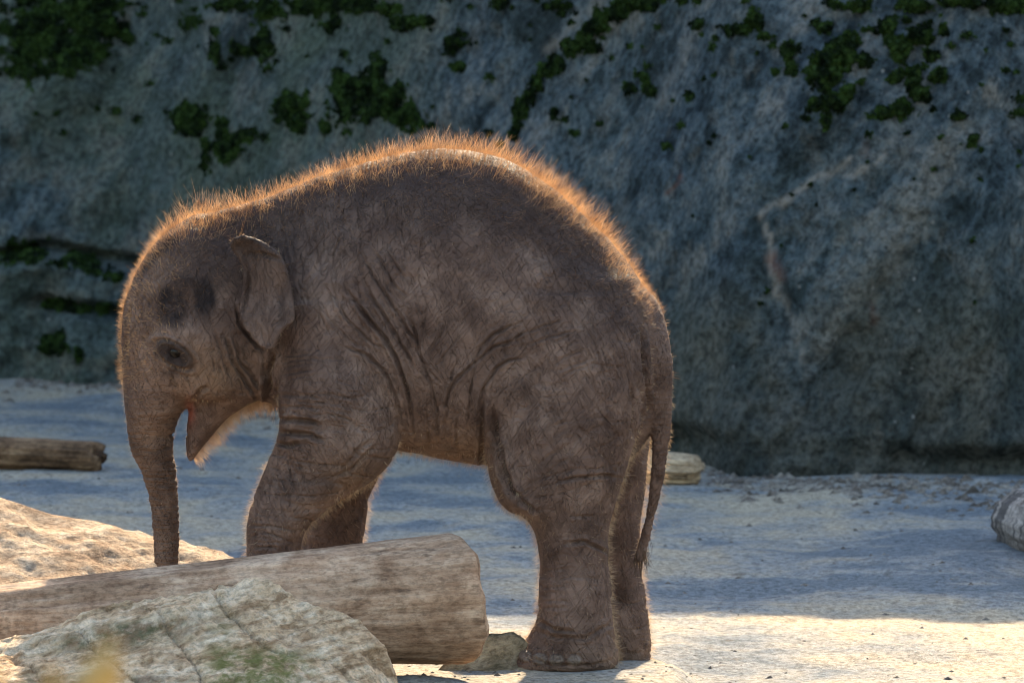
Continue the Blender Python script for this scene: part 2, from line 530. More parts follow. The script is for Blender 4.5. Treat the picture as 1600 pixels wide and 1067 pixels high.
def build_wall():
    xs = np.concatenate([[-30, -22, -16, -12, -9, -7, -5, -4, -3.2, -2.7], np.arange(-2.3, 2.101, 0.0125), [2.5, 3, 4, 5, 7, 9, 12, 16, 22, 30]])
    xs = np.sort(xs)
    s = np.concatenate([[-0.6], np.linspace(-0.12, 1.85, 160), np.linspace(1.95, 1.0, 1), ])
    zs_lo = np.concatenate([[-0.8, -0.3], np.arange(-0.10, 1.86, 0.0125)])
    nt = 12
    rows = []
    for z in zs_lo:
        rows.append((xs, wall_y(xs, np.full_like(xs, z)), np.full_like(xs, z)))
    Hc = wall_crest(xs)
    ztop = zs_lo[-1]
    for k in range(1, nt + 1):
        z = ztop + (Hc - ztop) * k / nt
        y = wall_y(xs, np.full_like(xs, ztop)) * (1 - k / nt) + (wall_base(xs) + 1.75) * k / nt
        rows.append((xs, y, z))
    yc = rows[-1][1]
    for dy, dz in ((0.5, 0.03), (3, -0.2), (25, -0.6), (25.1, -9)):
        rows.append((xs, yc + dy, Hc + dz))
    V = np.array([[r[0], r[1], r[2]] for r in rows])          # rows, 3, nx
    V = np.transpose(V, (2, 0, 1))
    me = new_mesh('rock_wall', V.reshape(-1, 3), grid_faces(V.shape[0], V.shape[1]))
    x, y, z = V.reshape(-1, 3).T
    vein = np.zeros(len(x)); rust = np.zeros(len(x))
    for lst, arr in ((VEINS, vein), (RUST, rust)):
        for pts, w, a in lst:
            q = on_wall([p[0] for p in pts], [p[1] for p in pts])
            pl = list(zip(q[0], q[2]))
            ww = 0.8 * w * (1 + 0.5 * fbm(x * 14, z * 14, 0.4, 2, 51))
            d, _ = seg_dist(x + 0.012 * fbm(x * 25, z * 25, 0, 2, 53), z + 0.012 * fbm(x * 25, z * 25, 4, 2, 54), pl)
            np.maximum(arr, 0.7 * a * np.exp(-(d / ww) ** 2) * (0.55 + 0.45 * sstep(-0.3, 0.3, vnoise(x * 16, z * 16, 0.7, 59))), out=arr)
    attr(me, 'vein', vein)
    attr(me, 'rust', rust)
    attr(me, 'lower', 0.85 * sstep(0.62, 0.28, z + 0.18 * fbm(x * 2.2, z * 1.2, 0.2, 3, 57) + 0.12 * sstep(0.4, -0.6, x) ) * sstep(-0.6, 0.3, x))
    attr(me, 'green', sstep(0.2, -0.7, x) * 0.9 + 0.25)
    return obj('rock_wall', me, M_WALL, label='tall dark blue-grey rock wall with slanting streaks behind the elephant', category='wall')
build_wall()

# moss cushions: (px, py, half width, half height) of each cushion on the wall
MOSS = {
 'big': ('large dark moss patch hanging at the upper edge above the layered ledge', [(60, 45, 55, 45), (130, 30, 48, 40), (35, 95, 32, 28), (100, 75, 48, 34), (160, 20, 25, 35), (195, 55, 12, 17)]),
 'pair': ('branching moss patch on the wall above the head of the elephant', [(298, 190, 28, 22), (345, 205, 9, 30), (345, 232, 30, 18), (380, 212, 18, 12), (322, 250, 10, 16)]),
 'single': ('small upright oval moss patch between two larger ones', [(452, 165, 20, 26), (462, 190, 20, 14)]),
 'right': ('wide moss patch on the wall above the shoulder of the elephant', [(535, 155, 18, 40), (575, 135, 26, 24), (600, 160, 32, 24), (640, 185, 22, 18), (590, 108, 10, 12), (508, 200, 7, 9)]),
 'fringe': ('green moss fringe along the top of the wall', [(490, 10, 40, 14), (545, 8, 50, 12), (360, 8, 26, 10), (420, 20, 20, 16), (410, 70, 18, 28), (335, 75, 10, 22), (380, 80, 18, 8), (600, 15, 30, 9), (640, 38, 30, 10), (520, 38, 14, 14), (300, 35, 14, 12), (780, 6, 16, 10)]),
 'knob': ('round moss tuft alone on bare rock above the back', [(712, 70, 18, 14), (716, 105, 10, 6)]),
 'cleft': ('long thin line of moss growing down a slanting cleft', [(990, 8, 30, 10), (960, 22, 20, 12), (930, 42, 18, 11), (910, 58, 14, 12), (890, 78, 13, 12), (868, 98, 11, 12), (850, 115, 10, 12), (838, 132, 11, 12), (826, 152, 10, 12), (815, 172, 10, 14), (806, 192, 7, 14), (803, 212, 5, 8), (870, 10, 18, 6)]),
 'scatter': ('scattered small moss cushions on the blue-grey rock', [(930, 78, 13, 9), (985, 138, 10, 9), (1015, 143, 11, 8), (1005, 120, 9, 6), (865, 178, 7, 9), (1150, 48, 22, 8), (1180, 38, 16, 12), (1195, 58, 15, 6), (1230, 82, 9, 13), (1236, 112, 8, 11), (1290, 45, 12, 8), (1090, 40, 14, 8)]),
 'tall': ('tall ragged moss patch on the blue wall', [(1320, 75, 18, 20), (1305, 95, 24, 18), (1290, 120, 26, 20), (1322, 145, 14, 14), (1300, 160, 18, 12), (1275, 165, 14, 10), (1292, 195, 8, 16), (1350, 95, 12, 10)]),
 'hook': ('hook shaped moss patch curling on the blue wall', [(1385, 45, 18, 14), (1400, 75, 18, 18), (1430, 60, 12, 10), (1445, 55, 12, 14), (1430, 125, 11, 22), (1440, 148, 16, 12), (1410, 172, 20, 11), (1378, 178, 14, 9), (1465, 118, 14, 8), (1448, 85, 14, 8), (1400, 120, 9, 8), (1500, 183, 10, 9), (1522, 216, 8, 7), (1475, 50, 8, 7)]),
 'rim': ('dark moss edging along the far upper end of the wall', [(1430, 12, 40, 9), (1500, 6, 50, 8), (1570, 10, 40, 9), (1340, 10, 16, 8)]),
 'ledge': ('dark moss growing along the layered ledge beside the trunk', [(45, 393, 26, 16), (20, 400, 22, 10), (120, 405, 22, 10), (145, 418, 30, 10), (90, 412, 18, 6), (180, 432, 12, 6)]),
 'band': ('green moss band in the lower crack of the ledge', [(95, 475, 24, 10), (130, 485, 26, 9), (165, 480, 22, 8), (85, 540, 18, 18), (122, 555, 6, 10)]),
}
def leaf_mesh(name, pts, nrm, size):
    """small pointed leaves: one quad each, folded along its length"""
    n = len(pts)
    d = RNG.normal(size=(n, 3)); d -= 0.3 * nrm; d[:, 2] -= 0.5
    d /= np.linalg.norm(d, axis=1)[:, None]
    f = nrm + 0.9 * RNG.normal(size=(n, 3))
    s = np.cross(d, f); s /= np.linalg.norm(s, axis=1)[:, None] + 1e-9
    L = size * RNG.uniform(0.6, 1.4, n)[:, None]
    b = pts - d * L * 0.5; t = pts + d * L * 0.5
    l = pts + s * L * 0.36 + nrm * L * 0.12; r = pts - s * L * 0.36 + nrm * L * 0.12
    V = np.stack([b, r, t, l], 1).reshape(-1, 3)
    return new_mesh(name, V, np.arange(4 * n).reshape(-1, 4), smooth=False)

def build_moss():
    for key, (label, blobs) in MOSS.items():
        pts = []
        for (cx, cy, rx, ry) in blobs:
            n = int(rx * ry * 3.14 * 0.85) + 30
            a = RNG.uniform(-1.8, 1.8, (n * 2, 2))
            r = np.hypot(a[:, 0], a[:, 1])
            e = 1.0 + 0.6 * fbm((cx + a[:, 0] * rx) / 16, (cy + a[:, 1] * ry) / 16, 0.3, 4, 61, 0.65) + 0.12 * RNG.normal(size=len(r))
            k = r < e
            a, r, e = a[k], r[k], e[k]
            x, y, z = on_wall(cx + a[:, 0] * rx, cy + a[:, 1] * ry)
            up = np.clip(1 - r / e, 0, 1) ** 0.6 * 0.05 * RNG.uniform(0.1, 1, len(r)) * min(1.0, max(rx, ry) / 22 + 0.25)
            pts.append(np.stack([x, y - up, z + up * 0.25], -1))
        pts = np.concatenate(pts)
        nr = np.tile(np.array([0, -0.92, 0.38]), (len(pts), 1))
        me = leaf_mesh('moss_patch', pts, nr, 0.016)
        obj('moss_patch', me, M_MOSS, label=label, category='moss', group='moss patches on the rock wall')
build_moss()
def build_specks():
    pts = []
    for k in range(190):
        cx, cy = random.uniform(-20, 1620), 230 * random.random() ** 1.7
        if k > 170:
            cx, cy = random.uniform(1080, 1620), random.uniform(200, 480)
        r = random.uniform(1.5, 6.5) * (1 if k < 170 else 0.5)
        n = int(r * r * 2.2) + 5
        a = RNG.normal(0, 0.55, (n, 2)) * r
        x, y, z = on_wall(cx + a[:, 0] * 1.3, cy + a[:, 1])
        pts.append(np.stack([x, y - RNG.uniform(0, 0.012, n), z], -1))
    pts = np.concatenate(pts)
    me = leaf_mesh('moss', pts, np.tile(np.array([0, -0.92, 0.38]), (len(pts), 1)), 0.011)
    obj('moss', me, M_MOSS, kind='stuff', label='tiny dark moss specks dotted over the rock wall', category='moss')
build_specks()

# ------------------------------------------------------------------ loose bits on the ground
def build_gravel():
    base = np.array([[1, 0, 0], [0.3, 0.95, 0], [-0.8, 0.6, 0], [-0.8, -0.6, 0], [0.3, -0.95, 0], [0.1, 0.05, 0.8], [0, 0, -0.5]], float)
    tri = np.array([[0, 1, 5], [1, 2, 5], [2, 3, 5], [3, 4, 5], [4, 0, 5], [1, 0, 6], [2, 1, 6], [3, 2, 6], [4, 3, 6], [0, 4, 6]])
    n1, n2, n3 = 2600, 1300, 260
    x1 = RNG.uniform(-1.7, 1.7, n1); y1 = wall_base(x1) - np.abs(RNG.normal(0, 0.35, n1)) - 0.01
    x2 = RNG.uniform(-1.7, 1.7, n2); y2 = RNG.uniform(11.0, 17.0, n2)
    x3 = RNG.uniform(-0.3, 0.5, n3); y3 = RNG.uniform(10.9, 12.6, n3)
    x = np.concatenate([x1, x2, x3]); y = np.concatenate([y1, y2, y3])
    n = len(x)
    z = ground_z(x, y)
    s = np.concatenate([0.003 + 0.013 * RNG.random(n1) ** 2, 0.0012 + 0.006 * RNG.random(n2) ** 3, RNG.uniform(0.001, 0.005, n3)])
    a = RNG.uniform(0, 6.28, n)
    B = base[None] * (1 + 0.35 * RNG.normal(size=(n, 7, 3)))
    X = B[..., 0] * np.cos(a)[:, None] - B[..., 1] * np.sin(a)[:, None]
    Y = B[..., 0] * np.sin(a)[:, None] + B[..., 1] * np.cos(a)[:, None]
    V = np.stack([X * s[:, None] * 1.4 + x[:, None], Y * s[:, None] + y[:, None], B[..., 2] * s[:, None] + z[:, None]], -1)
    F = (tri[None] + 7 * np.arange(n)[:, None, None]).reshape(-1, 3)
    obj('gravel', new_mesh('gravel', V.reshape(-1, 3), F, False), M_PEBBLE, kind='stuff', label='loose clods and pebbles strewn over the sandy ground', category='gravel')
build_gravel()

# ------------------------------------------------------------------ rocks
def height_rock(name, ridge, Yr, front_run, back_run, y_wobble, mat, label, seed, step=0.008, z_floor=-0.06, rough=1.0, front_pow=1.0, extra=None, attrs=None, facets=0):
    """a rock whose crest line is given in the photograph at depth Yr; it falls away to front and back"""
    px = np.array([r[0] for r in ridge], float); py = np.array([r[1] for r in ridge], float)
    rx, rz = P(px, py, Yr)
    xs = np.arange(rx[0], rx[-1] + step / 2, step)
    zr = np.interp(xs, rx, rz)
    y0 = Yr + y_wobble * fbm(xs * 2.4, seed * 1.0, 0.5, 3, seed)
    t = np.concatenate([-np.linspace(1, 0, int(front_run / step))[:-1] , np.linspace(0, 1, max(6, int(back_run / step)))])
    X = np.repeat(xs[:, None], len(t), 1)
    Tt = np.repeat(t[None], len(xs), 0)
    Y = np.where(Tt < 0, y0[:, None] + Tt * front_run, y0[:, None] + Tt * back_run)
    hgt = zr[:, None] - z_floor
    drop = np.where(Tt < 0, np.abs(Tt) ** front_pow, np.abs(Tt) ** 1.5)
    Z = z_floor + hgt * (1 - drop)
    damp = np.clip(np.abs(Tt) / 0.08, 0.12, 1)
    Z = Z + rough * damp * (0.035 * fbm(X * 4, Y * 4, 0.4, 4, seed + 1) + 0.018 * np.abs(fbm(X * 11, Y * 11, 0.9, 4, seed + 2)) + 0.006 * fbm(X * 40, Y * 40, 0.2, 3, seed + 3))
    if facets:
        rg = np.random.default_rng(seed)
        gx = np.gradient(Z, axis=0) / step; gy = np.gradient(Z, axis=1) / np.maximum(np.gradient(Y, axis=1), 1e-4)
        for _ in range(facets):
            i = rg.integers(0, Z.shape[0]); j = rg.integers(int(0.1 * Z.shape[1]), int(0.93 * Z.shape[1]))
            ax = np.clip(gx[i, j], -1.2, 1.2) + rg.normal(0, 0.35); ay = np.clip(gy[i, j], -0.6, 1.2) + rg.normal(0, 0.3)
            pl = Z[i, j] - 0.012 + ax * (X - X[i, j]) + ay * (Y - Y[i, j])
            cut = np.clip(Z - pl, 0, 0.05) * np.exp(-(((X - X[i, j]) ** 2 + (Y - Y[i, j]) ** 2) / 0.16 ** 2) ** 2) * damp
            Z = Z - 0.9 * cut
        Z = Z + damp * (0.004 * fbm(X * 30, Y * 30, 0.3, 4, seed + 7))
    if extra is not None:
        Z = Z + extra(X, Y, Tt)
    V = np.stack([X, Y, Z], -1)
    me = new_mesh(name, V.reshape(-1, 3), grid_faces(len(xs), len(t)))
    if attrs:
        for k, fn in attrs.items():
            attr(me, k, fn(X, Y, Z, Tt).ravel())
    return obj(name, me, mat, label=label, category='rock')

# boulder in front of the log: facets between corner points (place in the photograph, depth)
from mathutils.geometry import delaunay_2d_cdt
BP = [(-60, 1022, 11.0), (0, 994, 11.0), (48, 990, 11.01), (88, 976, 11.02), (116, 962, 11.03), (200, 945, 11.05), (260, 936, 11.05), (320, 920, 11.06), (372, 914, 11.07), (402, 906, 11.06), (418, 903, 11.05), (436, 911, 11.03), (452, 923, 11.02), (482, 939, 11.0), (532, 952, 10.98), (560, 968, 10.97), (578, 985, 10.95), (604, 1008, 10.93), (614, 1040, 10.92), (622, 1080, 10.9),
      (-60, 1040, 10.94), (40, 1004, 10.94), (90, 996, 10.93), (150, 984, 10.93), (220, 966, 10.94), (288, 953, 10.95),
      (70, 1022, 10.90), (130, 1018, 10.89), (200, 1006, 10.89), (268, 1000, 10.90), (296, 976, 10.92),
      (-60, 1062, 10.75), (40, 1046, 10.76), (120, 1040, 10.78), (200, 1034, 10.80), (262, 1024, 10.83), (310, 1004, 10.86),
      (340, 962, 10.95), (352, 1008, 10.84), (418, 962, 10.93), (400, 1000, 10.85), (470, 985, 10.92), (450, 1034, 10.80), (510, 1010, 10.88), (560, 1020, 10.88), (585, 1060, 10.84), (520, 1066, 10.76),
      (-60, 1120, 10.55), (80, 1100, 10.60), (190, 1084, 10.66), (300, 1070, 10.72), (400, 1080, 10.68), (470, 1110, 10.62), (600, 1125, 10.72), (640, 1130, 10.85)]
def build_boulder():
    P3 = []
    for a, b, Y in BP:
        x, z = P(a, b, Y)
        P3.append((float(x), Y, float(z)))
    x0, x1 = P3[0][0], P3[19][0]
    for t in np.linspace(0, 1, 9):
        P3.append((x0 + (x1 - x0 + 0.02) * t, 11.24 - 0.12 * abs(2 * t - 1) ** 2, -0.03))
        P3.append((x0 + (x1 - x0 + 0.02) * t, 10.46, -0.05))
    P3.append((x0 - 0.14, 10.9, -0.05)); P3.append((x1 + 0.05, 10.8, -0.03))
    P3 = np.array(P3)
    v, e, f = delaunay_2d_cdt([Vector((p[0], p[1])) for p in P3], [], [], 0, 1e-6)[:3]
    V2 = np.array([(q[0], q[1]) for q in v])
    zi = np.array([P3[np.argmin((P3[:, 0] - q[0]) ** 2 + (P3[:, 1] - q[1]) ** 2), 2] for q in V2])
    st = 0.0048
    xs = np.arange(P3[:, 0].min(), P3[:, 0].max(), st); ys = np.arange(10.47, 11.24, st)
    X, Y = np.meshgrid(xs, ys, indexing='ij')
    Z = np.full(X.shape, -0.06)
    for t in f:
        (ax, ay), (bx, by), (cx, cy) = V2[t[0]], V2[t[1]], V2[t[2]]
        D = (by - cy) * (ax - cx) + (cx - bx) * (ay - cy)
        if abs(D) < 1e-9:
            continue
        l1 = ((by - cy) * (X - cx) + (cx - bx) * (Y - cy)) / D
        l2 = ((cy - ay) * (X - cx) + (ax - cx) * (Y - cy)) / D
        l3 = 1 - l1 - l2
        k = (l1 >= -1e-6) & (l2 >= -1e-6) & (l3 >= -1e-6)
        Z[k] = (l1 * zi[t[0]] + l2 * zi[t[1]] + l3 * zi[t[2]])[k]
    for _ in range(2):
        Q = Z.copy()
        Q[1:-1, 1:-1] = (4 * Z[1:-1, 1:-1] + Z[:-2, 1:-1] + Z[2:, 1:-1] + Z[1:-1, :-2] + Z[1:-1, 2:]) / 8
        Z = Q
    Z = Z + 0.008 * fbm(X * 9, Y * 9, Z * 9, 4, 75) + 0.006 * np.abs(fbm((X + Y * 0.6) * 34, (Y - X * 0.6) * 9, 0.4, 4, 76)) + 0.0035 * fbm(X * 60, Y * 60, Z * 60, 3, 77)
    Z = Z - 0.012 * np.exp(-(np.abs(vnoise((X + Y * 0.5) * 7, (Y - X * 0.5) * 2.5, 0.6, 78)) / 0.035) ** 2)
    me = new_mesh('boulder', np.stack([X, Y, Z], -1).reshape(-1, 3), grid_faces(len(xs), len(ys)))
    den = Y * math.cos(PITCH) - (Z - CAM_Z) * math.sin(PITCH)
    px = W / 2 + FPX * X / den
    py = H / 2 - FPX * (Y * math.sin(PITCH) + (Z - CAM_Z) * math.cos(PITCH)) / den
    attr(me, 'moss', np.clip(sstep(1000, 1030, py) * sstep(300, 350, px) * sstep(520, 440, px) + 0.5 * np.exp(-((px - 345) / 22) ** 2 - ((py - 985) / 35) ** 2), 0, 1).ravel())
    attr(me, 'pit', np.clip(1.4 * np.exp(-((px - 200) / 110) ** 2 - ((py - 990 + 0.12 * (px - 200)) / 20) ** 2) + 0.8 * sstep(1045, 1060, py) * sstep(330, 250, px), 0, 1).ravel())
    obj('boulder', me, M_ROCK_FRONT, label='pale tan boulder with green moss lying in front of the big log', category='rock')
build_boulder()

# sunlit rock behind the trunk
RB = [(-500, 760), (-300, 745), (-150, 752), (-60, 765), (0, 775), (40, 786), (80, 800), (150, 812), (190, 828), (250, 846), (300, 858), (340, 868), (380, 882), (420, 905), (470, 960), (500, 1010)]
height_rock('boulder', RB, 12.75, 0.95, 0.5, 0.02, M_ROCK_TAN, 'sunlit orange-tan sloping rock behind the log and the trunk', 81, 0.010, -0.06, 0.45, 1.35, facets=14)

# little mossy stone between the log and the hind foot
RS = [(668, 1056), (700, 1020), (722, 992), (738, 980), (760, 976), (782, 980), (802, 976), (818, 988), (832, 1008), (846, 1030), (856, 1056)]
height_rock('stone', RS, 11.84, 0.20, 0.10, 0.01, M_ROCK_SMALL, 'small rough tan stone between the log end and the hind foot', 93, 0.004, 0.0, 0.3, 0.9, facets=12)

# ------------------------------------------------------------------ logs
def make_log(name, A, B, ra, rb, mat, label, seed, rough=0.01, bevel=0.02, bend=0.0, parts=True, squash=None):
    """tapered log from A to B (world); local x runs along it"""
    A, B = Vector(A), Vector(B)
    L = (B - A).length
    nu, nv = max(40, int(L / 0.012)), 84
    u = np.concatenate([[0, 0.0], np.linspace(0, 1, nu), [1.0, 1.0]])
    th = np.linspace(0, 2 * math.pi, nv, endpoint=False)
    U, T = np.meshgrid(u, th, indexing='ij')
    R = ra + (rb - ra) * U
    xl = U * L
    R = R * (1 + (0.05 if rough > 0.004 else 0.022) * fbm(xl * 2.2, np.cos(T) * 1.1 + seed, np.sin(T) * 1.1, 3, seed))
    R = R + rough * fbm(xl * 1.2, np.cos(T) * 7, np.sin(T) * 7, 4, seed + 1) + rough * 0.3 * fbm(xl * 14, np.cos(T) * 9, np.sin(T) * 9, 3, seed + 2)
    crack = np.abs(vnoise(xl * 0.9 + 3, T * 1.6, 0.5, seed + 3))
    R = R - rough * 0.9 * np.exp(-(crack / 0.035) ** 2)
    e = np.minimum(xl, L - xl)
    be = bevel * (1 + 0.6 * vnoise(np.cos(T) * 2, np.sin(T) * 2, U * 5, seed + 5))
    R = R - np.where(e < be, be - np.sqrt(np.clip(be ** 2 - (be - e) ** 2, 0, None)), 0)
    R[0] = 0.0; R[-1] = 0.0
    R[1] *= 0.55; R[-2] *= 0.55
    xo = xl + (0.02 * vnoise(np.cos(T) * 1.7, np.sin(T) * 1.7, 0.3, seed + 6)) * (U > 0.5) * sstep(0.5, 1.0, U)
    z = R * np.sin(T) + bend * np.sin(U * math.pi)
    V = np.stack([xo, R * np.cos(T), z], -1).reshape(-1, 3)
    me = new_mesh(name, V, grid_faces(len(u), nv).copy())
    F1 = grid_faces(len(u), nv)
    # close the tube round
    i = np.arange(len(u) - 1)
    Fw = np.stack([i * nv + nv - 1, (i + 1) * nv + nv - 1, (i + 1) * nv, i * nv], -1)
    bpy.data.meshes.remove(me)
    me = new_mesh(name, V, np.concatenate([F1, Fw])[:, ::-1])
    o = obj(name, me, mat, label=label, category='log')
    o.location = A
    o.rotation_euler = (B - A).to_track_quat('X', 'Z').to_euler()
    return o

def pt(px, py, Y):
    x, z = P(px, py, Y)
    return (float(x), float(Y), float(z))
_lr = 0.137
make_log('log', pt(-420, 1002, 11.1), pt(734, 934, 11.56), 0.045, _lr, M_WOOD, 'thick weathered grey-brown log lying between boulder and elephant', 101, 0.003, 0.022)
_x, _y = G(152, 738, -0.03)
make_log('log', (float(_x) - 1.2, float(_y) + 0.55, 0.016), (float(_x), float(_y), 0.016), 0.047, 0.044, M_WOOD_DARK, 'thin brown log lying on the ground beyond the trunk', 111, 0.003, 0.006)
_x, _y = G(1090, 757, -0.03)
make_log('log', (float(_x) - 0.42, float(_y) + 0.28, 0.02), (float(_x), float(_y), 0.012), 0.055, 0.038, M_WOOD_PALE, 'short pale broken log at the foot of the wall behind the tail', 121, 0.012, 0.02)
_a = pt(1603, 815, 14.6)
make_log('log', _a, (_a[0] + 0.16, 13.5, 0.055), 0.098, 0.10, M_WOOD_GREY, 'pale grey log with dark stripes near the wall corner', 131, 0.006, 0.05)

# ------------------------------------------------------------------ elephant
YC = 12.0
RES = 0.0057
LO = np.array([-0.87, 11.62, -0.07]); HI = np.array([0.40, 12.38, 1.16])
NX, NY, NZ = [int(round((HI[k] - LO[k]) / RES)) + 1 for k in range(3)]
GX = (LO[0] + RES * np.arange(NX)).astype(np.float32)
GY = (LO[1] + RES * np.arange(NY) - YC).astype(np.float32)
GZ = (LO[2] + RES * np.arange(NZ)).astype(np.float32)
FIELD = np.full((NX, NY, NZ), 1.0, np.float32)

def box_idx(b):
    s = []
    for g, (a, c) in zip((GX, GY, GZ), b):
        i0 = max(0, int(np.searchsorted(g, a)) - 1); i1 = min(len(g), int(np.searchsorted(g, c)) + 1)
        s.append(slice(i0, i1))
    return tuple(s)

def smin(a, b, k):
    h = np.clip(0.5 + 0.5 * (b - a) / k, 0, 1)
    return b + (a - b) * h - k * h * (1 - h)
def smax(a, b, k):
    return -smin(-a, -b, k)

def to_dist(f):
    gx, gy, gz = np.gradient(f, RES)
    return (f / np.maximum(np.sqrt(gx * gx + gy * gy + gz * gz), 0.5)).astype(np.float32)

def smooth_curve(s, vals, sig, n=400):
    o = np.argsort(s)
    s = np.asarray(s)[o]
    q = np.linspace(s[0], s[-1], n)
    ds = q[1] - q[0]
    kr = np.arange(-int(3 * sig / ds) - 1, int(3 * sig / ds) + 2)
    ker = np.exp(-0.5 * (kr * ds / sig) ** 2); ker /= ker.sum()
    out = []
    for v in vals:
        v = np.interp(q, s, np.asarray(v)[o])
        # extend linearly so that the ends do not shrink
        m = len(kr) // 2
        l = v[0] + (v[0] - v[1]) * np.arange(m, 0, -1); r = v[-1] + (v[-1] - v[-2]) * np.arange(1, m + 1)
        out.append(np.convolve(np.concatenate([l, v, r]), ker, 'valid'))
    return q, out

def union(sl, d, k):
    FIELD[sl] = smin(FIELD[sl], d, k)

def zsweep(rows, Yref, k, sig=0.010, cap=(0.02, 0.015), p=2.0):
    """horizontal ellipses stacked by height: (row, left, right, centre offset in y, half width in y)"""
    rows = np.array(rows, float)
    xl, z = P(rows[:, 1], rows[:, 0], Yref); xr, _ = P(rows[:, 2], rows[:, 0], Yref)
    q, (cx, rx, cy, ry) = smooth_curve(z, [(xl + xr) / 2, (xr - xl) / 2, rows[:, 3], rows[:, 4]], sig)
    rx = np.maximum(rx, 0.004); ry = np.maximum(ry, 0.004)
    pad = 0.07
    sl = box_idx(((float((cx - rx).min()) - pad, float((cx + rx).max()) + pad), (float((cy - ry).min()) - pad, float((cy + ry).max()) + pad), (q[0] - pad, q[-1] + pad)))
    zz = GZ[sl[2]]
    I = lambda v: np.interp(zz, q, v).astype(np.float32)[None, None, :]
    ax = np.abs((GX[sl[0]][:, None, None] - I(cx)) / I(rx)); ay = np.abs((GY[sl[1]][None, :, None] - I(cy)) / I(ry))
    f = (ax ** p + ay ** p) ** (1 / p) - 1
    d = to_dist(f)
    Z = zz[None, None, :]
    d = smax(d, np.broadcast_to(Z - q[-1], d.shape), cap[0])
    d = smax(d, np.broadcast_to(q[0] - Z, d.shape), cap[1])
    kk = k
    if callable(k):
        kk = k(zz).astype(np.float32)[None, None, :]
    union(sl, d, kk)

def rowz(py, Y=YC):
    return float(P(800, py, Y)[1])
def rowk(pairs, Y=YC - 0.13):
    zz = [rowz(a, Y) for a, _ in pairs][::-1]; vv = [b for _, b in pairs][::-1]
    return lambda z: np.interp(z, zz, vv)

def xsweep(cols, Yref, k, sig=0.02):
    cols = np.array(cols, float)
    x, zt = P(cols[:, 0], cols[:, 1], Yref); _, zb = P(cols[:, 0], cols[:, 2], Yref)
    q, (zc, rz, ry) = smooth_curve(x, [(zt + zb) / 2, (zt - zb) / 2, cols[:, 3]], sig)
    rz = np.maximum(rz, 0.01); ry = np.maximum(ry, 0.01)
    sl = box_idx(((q[0] - .05, q[-1] + .05), (-0.32, 0.32), (float((zc - rz).min()) - .07, float((zc + rz).max()) + .07)))
    xx = GX[sl[0]]
    I = lambda v: np.interp(xx, q, v).astype(np.float32)[:, None, None]
    az = (GZ[sl[2]][None, None, :] - I(zc)) / I(rz)
    ac = np.clip(az, -1.3, 1.3)
    ay = GY[sl[1]][None, :, None] / (I(ry) * (1 - 0.16 * ac - 0.06 * ac * ac))
    f = (np.abs(ay) ** 2.25 + np.abs(az) ** 2.15) ** (1 / 2.2) - 1
    d = to_dist(f)
    X = xx[:, None, None]
    d = smax(d, np.broadcast_to(X - q[-1], d.shape), 0.03)
    d = smax(d, np.broadcast_to(q[0] - X, d.shape), 0.05)
    union(sl, d, k)

def capsules(pts, k):
    """tapered tube through (x, y, z, r) points"""
    pts = np.array(pts)
    s = np.linspace(0, 1, len(pts)); q, cols = smooth_curve(s, list(pts.T), 0.06, 60)
    C = np.stack(cols, -1)
    m = C[:, 3].max() + 0.05
    sl = box_idx(tuple((float(C[:, a].min()) - m, float(C[:, a].max()) + m) for a in range(3)))
    X = GX[sl[0]][:, None, None]; Y = GY[sl[1]][None, :, None]; Z = GZ[sl[2]][None, None, :]
    d = None
    for a, b in zip(C[:-1], C[1:]):
        v = b[:3] - a[:3]
        t = np.clip(((X - a[0]) * v[0] + (Y - a[1]) * v[1] + (Z - a[2]) * v[2]) / float(v @ v), 0, 1)
        e = np.sqrt((X - a[0] - t * v[0]) ** 2 + (Y - a[1] - t * v[1]) ** 2 + (Z - a[2] - t * v[2]) ** 2) - (a[3] + t * (b[3] - a[3]))
        d = e if d is None else np.minimum(d, e)
    union(sl, d.astype(np.float32), k)

def ball(px, py, yoff, rx, ry, rz, k):
    cx, cz = P(px, py, YC + yoff)
    m = max(rx, ry, rz) + 0.05
    sl = box_idx(((cx - m, cx + m), (yoff - m, yoff + m), (cz - m, cz + m)))
    f = np.sqrt(((GX[sl[0]][:, None, None] - cx) / rx) ** 2 + ((GY[sl[1]][None, :, None] - yoff) / ry) ** 2 + ((GZ[sl[2]][None, None, :] - cz) / rz) ** 2) - 1
    union(sl, to_dist(f.astype(np.float32)), k)

EAR = [(356, 384), (362, 374), (376, 368), (392, 370), (412, 378), (434, 390), (446, 404), (453, 430), (459, 470), (463, 498), (452, 507), (441, 516), (434, 534), (426, 548), (415, 545), (402, 535), (386, 516), (375, 498), (372, 482), (378, 455), (381, 430), (376, 408), (362, 394)]
def ear_y(x, z):
    x0, _ = P(375, 450, YC - 0.13); x1, _ = P(462, 450, YC - 0.19)
    t = (x - x0) / (x1 - x0)
    _, zt = P(400, 378, YC - .17)
    _, za = P(400, 465, YC - .15); _, zb = P(400, 520, YC - .15)
    low = sstep(float(za), float(zb), z)
    top = np.clip((z - (zt - 0.03)) / 0.03, 0, 1.6)
    return -(0.128 + 0.052 * np.clip(t, -0.3, 1.2) ** 0.8 if False else 0.127 + 0.024 * low + 0.082 * sstep(-0.15, 0.85, t) + 0.020 * top * top + 0.004 * np.sin(z * 60))
